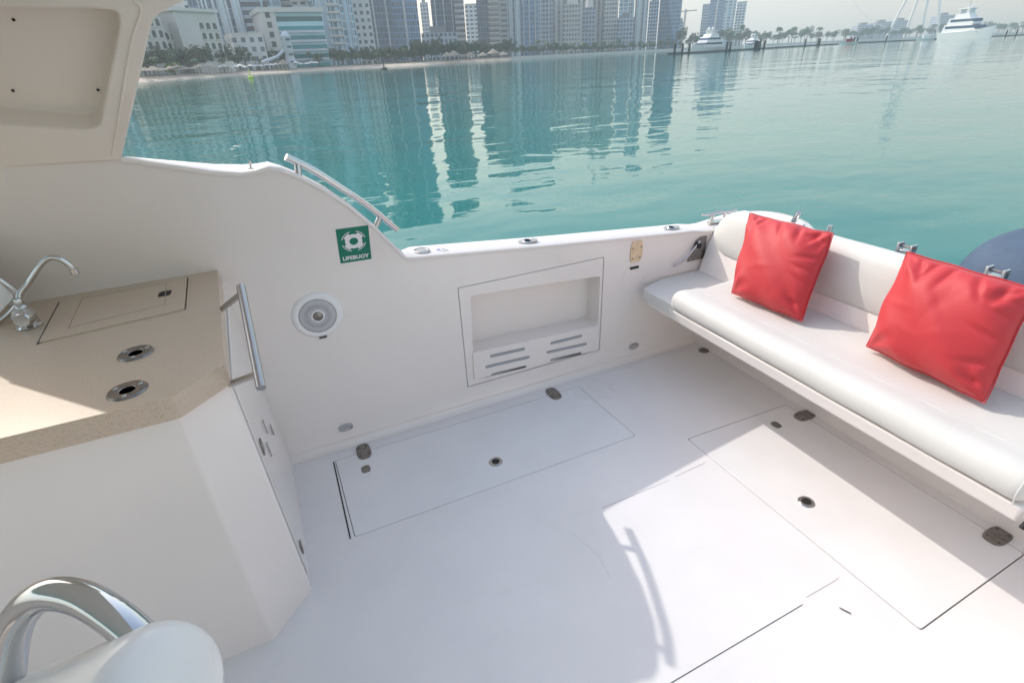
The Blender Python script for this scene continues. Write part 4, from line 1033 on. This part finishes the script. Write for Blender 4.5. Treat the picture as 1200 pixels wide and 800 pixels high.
def make_palm(seed, h=8):
    rnd = random.Random(seed); e = empty('palm_tree'); obj('trunk', tube([(0,0,-.5),(.1,0,h*.5),(.25,.1,h)], [.26,.2,.17], 8), M['bark'], e, smooth=True)
    bm = bmesh.new()
    for k in range(22):
        a = 2*PI*k/22+rnd.uniform(-.15,.15); up = rnd.uniform(-.2,1.1); L_ = rnd.uniform(2.3,3.0); d = Vector((math.cos(a), math.sin(a), 0)); s = Vector((-d.y, d.x, 0)); prev = None
        for i in range(7):
            t_ = i/6; p = Vector((.25,.1,h)) + d*L_*t_*(1-.15*t_) + Vector((0,0,up*1.6*t_-2.4*t_*t_)); w_ = .42*math.sin(PI*min(1,t_*.9+.1))+.03
            cur = (bm.verts.new(p+s*w_-Vector((0,0,w_*.5))), bm.verts.new(p), bm.verts.new(p-s*w_-Vector((0,0,w_*.5))))
            if prev: bm.faces.new((prev[0],cur[0],cur[1],prev[1])); bm.faces.new((prev[1],cur[1],cur[2],prev[2]))
            prev = cur
    obj('crown', bm, M['leaf'], e); return e
NEAR = [(207,'below the left cream hotel'),(226,'below the recessed cream wing'),(268,'below the taller cream hotel'),(300,'below the striped tower'),(318,'beside the white slide tower'),(352,'behind the white slide tower'),(388,'at the right end of the teal hotel'),(426,'below the white gridded tower'),(443,'below the slim cream tower'),(467,'below the dark blue tower'),(497,'below the light blue tower with one fin'),(538,'below the low grey block'),(563,'below the short pale tower'),(594,'below the banded stone tower'),(631,'below the two ribbed blue towers'),(661,'below the left beige ribbed tower'),(690,'below the ornate beige tower'),(722,'below the right beige towers'),(741,'below the dark mid rise block'),(768,'below the tall striped blue tower'),(800,'below the sail shaped tower'),(843,'behind the first yacht'),(870,'behind the small yacht'),(905,'behind the black kiosk'),(960,'behind the tensile canopies'),(1000,'left of the red wheelhouse boat'),(1041,'below the hazy apartment blocks'),(1090,'below the wheel legs'),(1165,'behind the largest yacht'),(9999,'right of the largest yacht')]
def near(px):
    for a, n in NEAR:
        if px < a: return n
def scatter(protos, label, cat, group, spots):
    used = getattr(scatter, 'u', None) or set(); scatter.u = used
    for (px, dd, s) in spots:
        pr = random.choice(protos)
        if pr.name not in used: used.add(pr.name); o = pr
        else: o = dup(pr)
        d = shore_d(px)+dd; o.location = P(px, d, .6 if dd < 24 else 1.1); o.scale = (s, s, s*random.uniform(.85,1.15)); o.rotation_euler = (0, 0, random.uniform(0, 6.28))
        tag(o, label + ', ' + near(px), cat, group)
mk = lambda: [make_tree(i+11, M['leaf'] if i % 2 else M['leaf2']) for i in range(4)]
TR = mk(); PR = [make_palm(i+3, 6.5+i) for i in range(3)]
rnd = random.Random(5); U = rnd.uniform
scatter([TR[0],TR[1],TR[2],TR[3]], 'bushy dark green tree', 'tree', 'trees behind the left beach',
        [(140+i*4.4+U(-2,2), U(24,44), U(.9,1.3) if i < 52 else U(.65,1.0)) for i in range(82)] + [(430+i*5+U(-2,2), U(18,34), U(.7,1.0)) for i in range(12)])
scatter(TR, 'rounded dark tree in a clump', 'tree', 'trees beside the thatched beach huts', [(488+i*3.6+U(-1.5,1.5), U(26,44), U(.9,1.4)) for i in range(32)])
scatter(TR, 'small distant promenade tree', 'tree', 'promenade trees', [(606+i*4.6+U(-2,2), U(30,60), U(.7,1.1)) for i in range(42)])
scatter(TR, 'far hazy tree', 'tree', 'trees behind the marina', [(800+i*6.2+U(-3,3), U(20,80), U(1.5,2.4)) for i in range(66)])
lt = make_tree(77, M['lime'], h=2.2); lt.location = P(203, shore_d(203)+21, .6); lt.scale = (.85,.85,.7); tag(lt, 'bright lime green bush standing out in front of the dark tree belt', 'bush')
scatter(PR, 'small palm at the sand edge', 'palm', 'palms behind the left beach', [(168+i*16+U(-6,6), U(16,26), U(.55,.75)) for i in range(20)])
scatter(PR, 'promenade palm', 'palm', 'promenade palms', [(628+i*11+U(-3,3), U(16,26), U(.9,1.15)) for i in range(15)])
scatter(PR, 'tall distant palm', 'palm', 'palms behind the marina', [(x, 10, 2.1) for x in (853,866,894,911,927,942,957,990,1074,1092,1170,1183)])

# ------------------------------------------------------------------ beach furniture
M['thatch'] = mat('thatch', (.30,.26,.21), .9); M['canvasw'] = mat('white_canvas', (.72,.72,.70), .7)
def make_umb(m):
    e = empty('beach_umbrella'); obj('pole', tube([(0,0,0),(0,0,2.3)], .05, 6), M['bark'], e)
    obj('canopy', lathe([(0,2.75),(.7,2.5),(1.5,2.05),(1.5,2.0),(.7,2.4),(0,2.6)], 12), m, e, smooth=True); return e
ub = [make_umb(M['thatch']), make_umb(M['canvasw'])]
scatter([ub[0]], 'brown thatched parasol on the sand', 'parasol', 'thatched parasols on the beach', [(166+i*3.1+U(-1,1), U(6,17), U(.8,1)) for i in range(34)])
scatter([ub[1]], 'white parasol on the sand', 'parasol', 'white parasols on the beach', [(258+i*6+U(-2,2), U(9,17), U(.8,1)) for i in range(20)])
def make_hut():
    e = empty('beach_hut')
    for x in (-2,2):
        for y in (-2,2): obj('post', box(x-.1,x+.1,y-.1,y+.1,0,2.4), M['bark'], e)
    obj('roof', lathe([(0,4.4),(1.4,3.6),(3.3,2.3),(3.2,2.2),(0,3.0)], 16), M['thatch'], e, smooth=True); return e
hut = make_hut()
scatter([hut], 'thatched beach hut near the water', 'hut', 'thatched huts on the right beach', [(x, 8, s) for x, s in ((524,.9),(532,1.1),(566,.8),(578,1.1),(590,.8),(551,.8))])
# white pavilion in front of the trees
hv = make_hut(); hv.children[4].data.materials[0] = M['canvasw'] if False else hv.children[4].data.materials[0]
hv.name = 'beach_pavilion'; hv.location = P(333, shore_d(333)+8, .5); hv.scale = (.75,.75,.9); tag(hv, 'small open pavilion on the sand below the teal hotel', 'pavilion')
# tall white play tower with slide
M['slide'] = mat('pale_blue_grey_paint', (.50,.55,.60), .5)
p0 = P(342, 268); e = empty('slide_tower', (p0.x, p0.y, .8), .3, 'white sculpted water slide tower with a long curved chute in front of the teal hotel', 'slide')
hh = HT(342, 38, 262)
obj('body', lathe([(2.2,0),(2.0,hh*.25),(1.6,hh*.4),(2.1,hh*.5),(1.7,hh*.75),(2.1,hh*.86),(1.2,hh*.95),(0,hh)], 14), M['slide'], e, smooth=True)
for k in range(4): obj('opening', box(-.8,.8,-2.15,-1.4,hh*(.15+.2*k),hh*(.21+.2*k)), M['bluegl'], e)
obj('chute', tube(spline([(-2,0,hh*.5),(-6,-1,hh*.33),(-11,-2,hh*.24),(-13,-2,hh*.2)], 5), .6, 8), M['slide'], e, smooth=True)
# buoys
M['ygreen'] = mat('buoy_yellow_green', (.45,.62,.05), .5); M['orange'] = mat('buoy_orange', (.5,.22,.05), .5)
def buoy(px, d, m, label, s):
    b = P(px, d, WATER_Z); e = empty('marker_buoy', b, 0, label, 'buoy'); e.scale = (s,)*3
    obj('float', lathe([(0,-.2),(.6,-.1),(.75,.15),(.6,.4),(.25,.5)], 16), m, e, smooth=True); obj('mast', tube([(0,0,.4),(0,0,1.5)], [.14,.08], 8), m, e); obj('topmark', lathe([(0,1.9),(.22,1.7),(0,1.5)], 8), m, e); return e
buoy(291, 150, M['ygreen'], 'yellow green marker buoy floating off the beach below the striped tower', .95); buoy(449, 190, M['gasket'], 'dark marker buoy floating off the beach below the dark blue towers', 1.3)

# ------------------------------------------------------------------ marina: docks, pilings, yachts
M['pile'] = mat('black_pile', (.02,.022,.024), .5); M['dock'] = mat('dock_concrete', (.14,.14,.14), .8)
DK = [(783,235),(830,250),(895,300),(1004,430),(1100,470),(1200,520),(1330,560)]
def dkd(px):
    for (a, da), (b, db) in zip(DK, DK[1:]):
        if a <= px <= b: return da+(db-da)*(px-a)/(b-a)
bm = bmesh.new()
sec = []
for px in range(783, 1330, 8):
    a = P(px, dkd(px)); b = P(px, dkd(px)+3.5); sec.append([bm.verts.new((a.x,a.y,WATER_Z-.1)), bm.verts.new((a.x,a.y,WATER_Z+.55)), bm.verts.new((b.x,b.y,WATER_Z+.55)), bm.verts.new((b.x,b.y,WATER_Z-.1))])
for u_, v_ in zip(sec, sec[1:]):
    for k in range(3): bm.faces.new((u_[k], v_[k], v_[k+1], u_[k+1]))
tag(obj('floating_dock', bm, M['dock']), 'long low floating dock reaching right from the first yacht', 'dock')
pl = obj('dock_piling', lathe([(.42,-2),(.42,3.3),(.3,3.55),(0,3.6)], 12), M['pile'], smooth=True); first = True
for px in (791,800,808,852,856,891,896,944,959,961,997,1001,1005,1039,1102,1116,1130,1180,1192):
    o = pl if first else dup(pl); first = False; o.location = P(px, dkd(px)+ (-.8), WATER_Z); tag(o, 'black mooring pile standing along the floating dock', 'piling', 'black dock pilings')
b_ = P(888, dkd(888)-2); e = empty('dock_kiosk', (b_.x, b_.y, WATER_Z+.5), .4, 'black box shaped kiosk on the dock right of the small yacht', 'kiosk'); obj('cabin', box(-1.5,1.5,-1,1,0,2.6), M['pile'], e, bevel=.1); obj('roof', box(-1.7,1.7,-1.2,1.2,2.6,2.75), M['dock'], e)
def yacht(px, d, L_, heading, label, hs_=1.0):
    c = P(px, d, WATER_Z); e = empty('motor_yacht', c, heading, label, 'yacht'); B_ = L_*.115
    secs = [(-.5,.86,.105),(-.3,1,.10),(0,1,.105),(.2,.92,.12),(.35,.62,.14),(.45,.28,.158),(.5,.03,.168)]
    bm = bmesh.new(); rg = []
    for x, w_, h_ in secs:
        y = B_*w_; z = h_*L_*.62*hs_
        rg.append([bm.verts.new(p) for p in ((x*L_*.94,0,-.5),(x*L_*.95,y*.72,-.4),(x*L_,y,z),(x*L_,y*.9,z),(x*L_,-y*.9,z),(x*L_,-y,z),(x*L_*.95,-y*.72,-.4))])
    for a, b in zip(rg, rg[1:]):
        for k in range(7): bm.faces.new((a[k], a[(k+1)%7], b[(k+1)%7], b[k]))
    bm.faces.new(rg[0]); bm.faces.new(rg[-1]); obj('hull', bm, M['white'], e, smooth=True, ang=35)
    z = .066*L_*hs_
    def deckbox(x0, x1, w_, z0, z1, sl, n, m=M['white']):
        y = B_*w_; bm = bmesh.new(); add_prism(bm, [(x0*L_,z0),(x1*L_,z0),(x1*L_-(z1-z0)*sl,z1),(x0*L_+(z1-z0)*.3,z1)], lambda x, q: (x,-y,q), lambda x, q: (x,y,q)); return obj(n, bm, m, e, bevel=.012*L_*.3)
    s = .062*L_*hs_
    deckbox(-.42,.27,.86,z-.2,z+s,1.3,'main_deck'); deckbox(-.36,.17,.80,z+s,z+1.9*s,1.2,'upper_deck'); deckbox(-.26,.05,.66,z+1.9*s,z+2.5*s,1.0,'flybridge')
    for k, (x0, x1, w_, zz) in enumerate(((-.36,.245,.865,z+.45*s),(-.30,.145,.805,z+1.38*s))):
        y = B_*w_+.04; bm = bmesh.new(); add_prism(bm, [(x0*L_,zz),(x1*L_,zz),((x1-.02)*L_,zz+.36*s),(x0*L_,zz+.36*s)], lambda x, q: (x,-y,q), lambda x, q: (x,y,q)); obj('window_band', bm, M['bluegl'], e)
    obj('hardtop', box(-.24*L_,.0,-B_*.6,B_*.6,z+3.1*s,z+3.22*s), M['white'], e, bevel=.05)
    for x in (-.2,-.03): obj('hardtop_post', box(x*L_-.15,x*L_+.15,-B_*.5,B_*.5,z+2.4*s,z+3.12*s), M['white'], e)
    obj('mast', tube([(-.1*L_,0,z+3.2*s),(-.12*L_,0,z+4.6*s)], [.16,.07], 6), M['grey'], e)
    for y in (-.35,.35): obj('radome', lathe([(0,1.1),(.45,1.0),(.62,.6),(.5,.15),(.2,0)], 14, (-.08*L_, y*B_, z+3.25*s)), M['white'], e, smooth=True)
    return e
def head(px, off): 
    v_ = P(px, 1.); return math.atan2(v_.y, v_.x)+off
yacht(828, 262, 24, head(828, PI-.50), 'white motor yacht moored bow on at the left end of the dock, with two domes', 1.25)
yacht(880, 330, 17, head(880, PI-.35), 'smaller white motor yacht moored right of the first yacht', 1.3)
yacht(1132, 395, 30, head(1132, -PI/2-.75), 'largest white motor yacht, moored at the far right with bow pointing right', 1.75)
# small boats
def smallboat(px, d, L_, m, label):
    c = P(px, d, WATER_Z); e = empty('small_boat', c, head(px, PI/2+.2), label, 'boat'); bm = bmesh.new(); rg = []
    for x, w_, h_ in ((-.5,.8,.9),(0,1,.9),(.3,.7,1.05),(.5,.05,1.3)):
        y = L_*.16*w_; rg.append([bm.verts.new(p) for p in ((x*L_*.95,y*.6,-.2),(x*L_,y,h_),(x*L_,-y,h_),(x*L_*.95,-y*.6,-.2))])
    for a, b in zip(rg, rg[1:]):
        for k in range(4): bm.faces.new((a[k], a[(k+1)%4], b[(k+1)%4], b[k]))
    bm.faces.new(rg[0]); bm.faces.new(rg[-1]); obj('hull', bm, M['white'], e); obj('wheelhouse', box(-.2*L_,.15*L_,-L_*.1,L_*.1,.9,2.7), m, e, bevel=.15); return e
M['dkred'] = mat('dark_red_paint', (.28,.05,.04), .5)
smallboat(995, 405, 10, M['dkred'], 'small boat with a dark red wheelhouse alongside the middle of the dock'); smallboat(1085, 440, 9, M['white'], 'small white boat tied left of the largest yacht')
# tensile canopies
def canopy(px, d, w_, label):
    c = P(px, d, 1.2); e = empty('tensile_canopy', c, head(px, -PI/2), label, 'canopy'); bm = bmesh.new(); N = 8; g_ = []
    for i in range(N+1):
        g_.append([bm.verts.new(((i/N-.5)*w_, (j/N-.5)*w_*.5, 5.5+5*abs(math.cos(PI*i/N))**1.5*(1-abs(j/N-.5)))) for j in range(N+1)])
    for i in range(N):
        for j in range(N): bm.faces.new((g_[i][j], g_[i+1][j], g_[i+1][j+1], g_[i][j+1]))
    obj('membrane', bm, M['canvasw'], e, smooth=True)
    for sx in (-.5, .5): obj('mast', tube([(sx*w_,0,-1),(sx*w_,0,13)], .25, 6), M['white'], e)
canopy(916, 900, 40, 'white tensile canopy between palms right of the yachts'); canopy(940, 930, 36, 'second white tensile canopy, nearer the middle of the marina')
# breakwater wall on the far side
bm = bmesh.new(); sec = []
for px in range(600, 1400, 10):
    d = shore_d(px)-2; a = P(px, d); b = P(px, d+4); sec.append([bm.verts.new((a.x,a.y,-1)), bm.verts.new((a.x,a.y,1.3)), bm.verts.new((b.x,b.y,1.3))])
for u_, v_ in zip(sec, sec[1:]):
    for k in range(2): bm.faces.new((u_[k], v_[k], v_[k+1], u_[k+1]))
tag(obj('sea_wall', bm, M['conc']), 'pale low sea wall running under the promenade palms', 'sea wall')
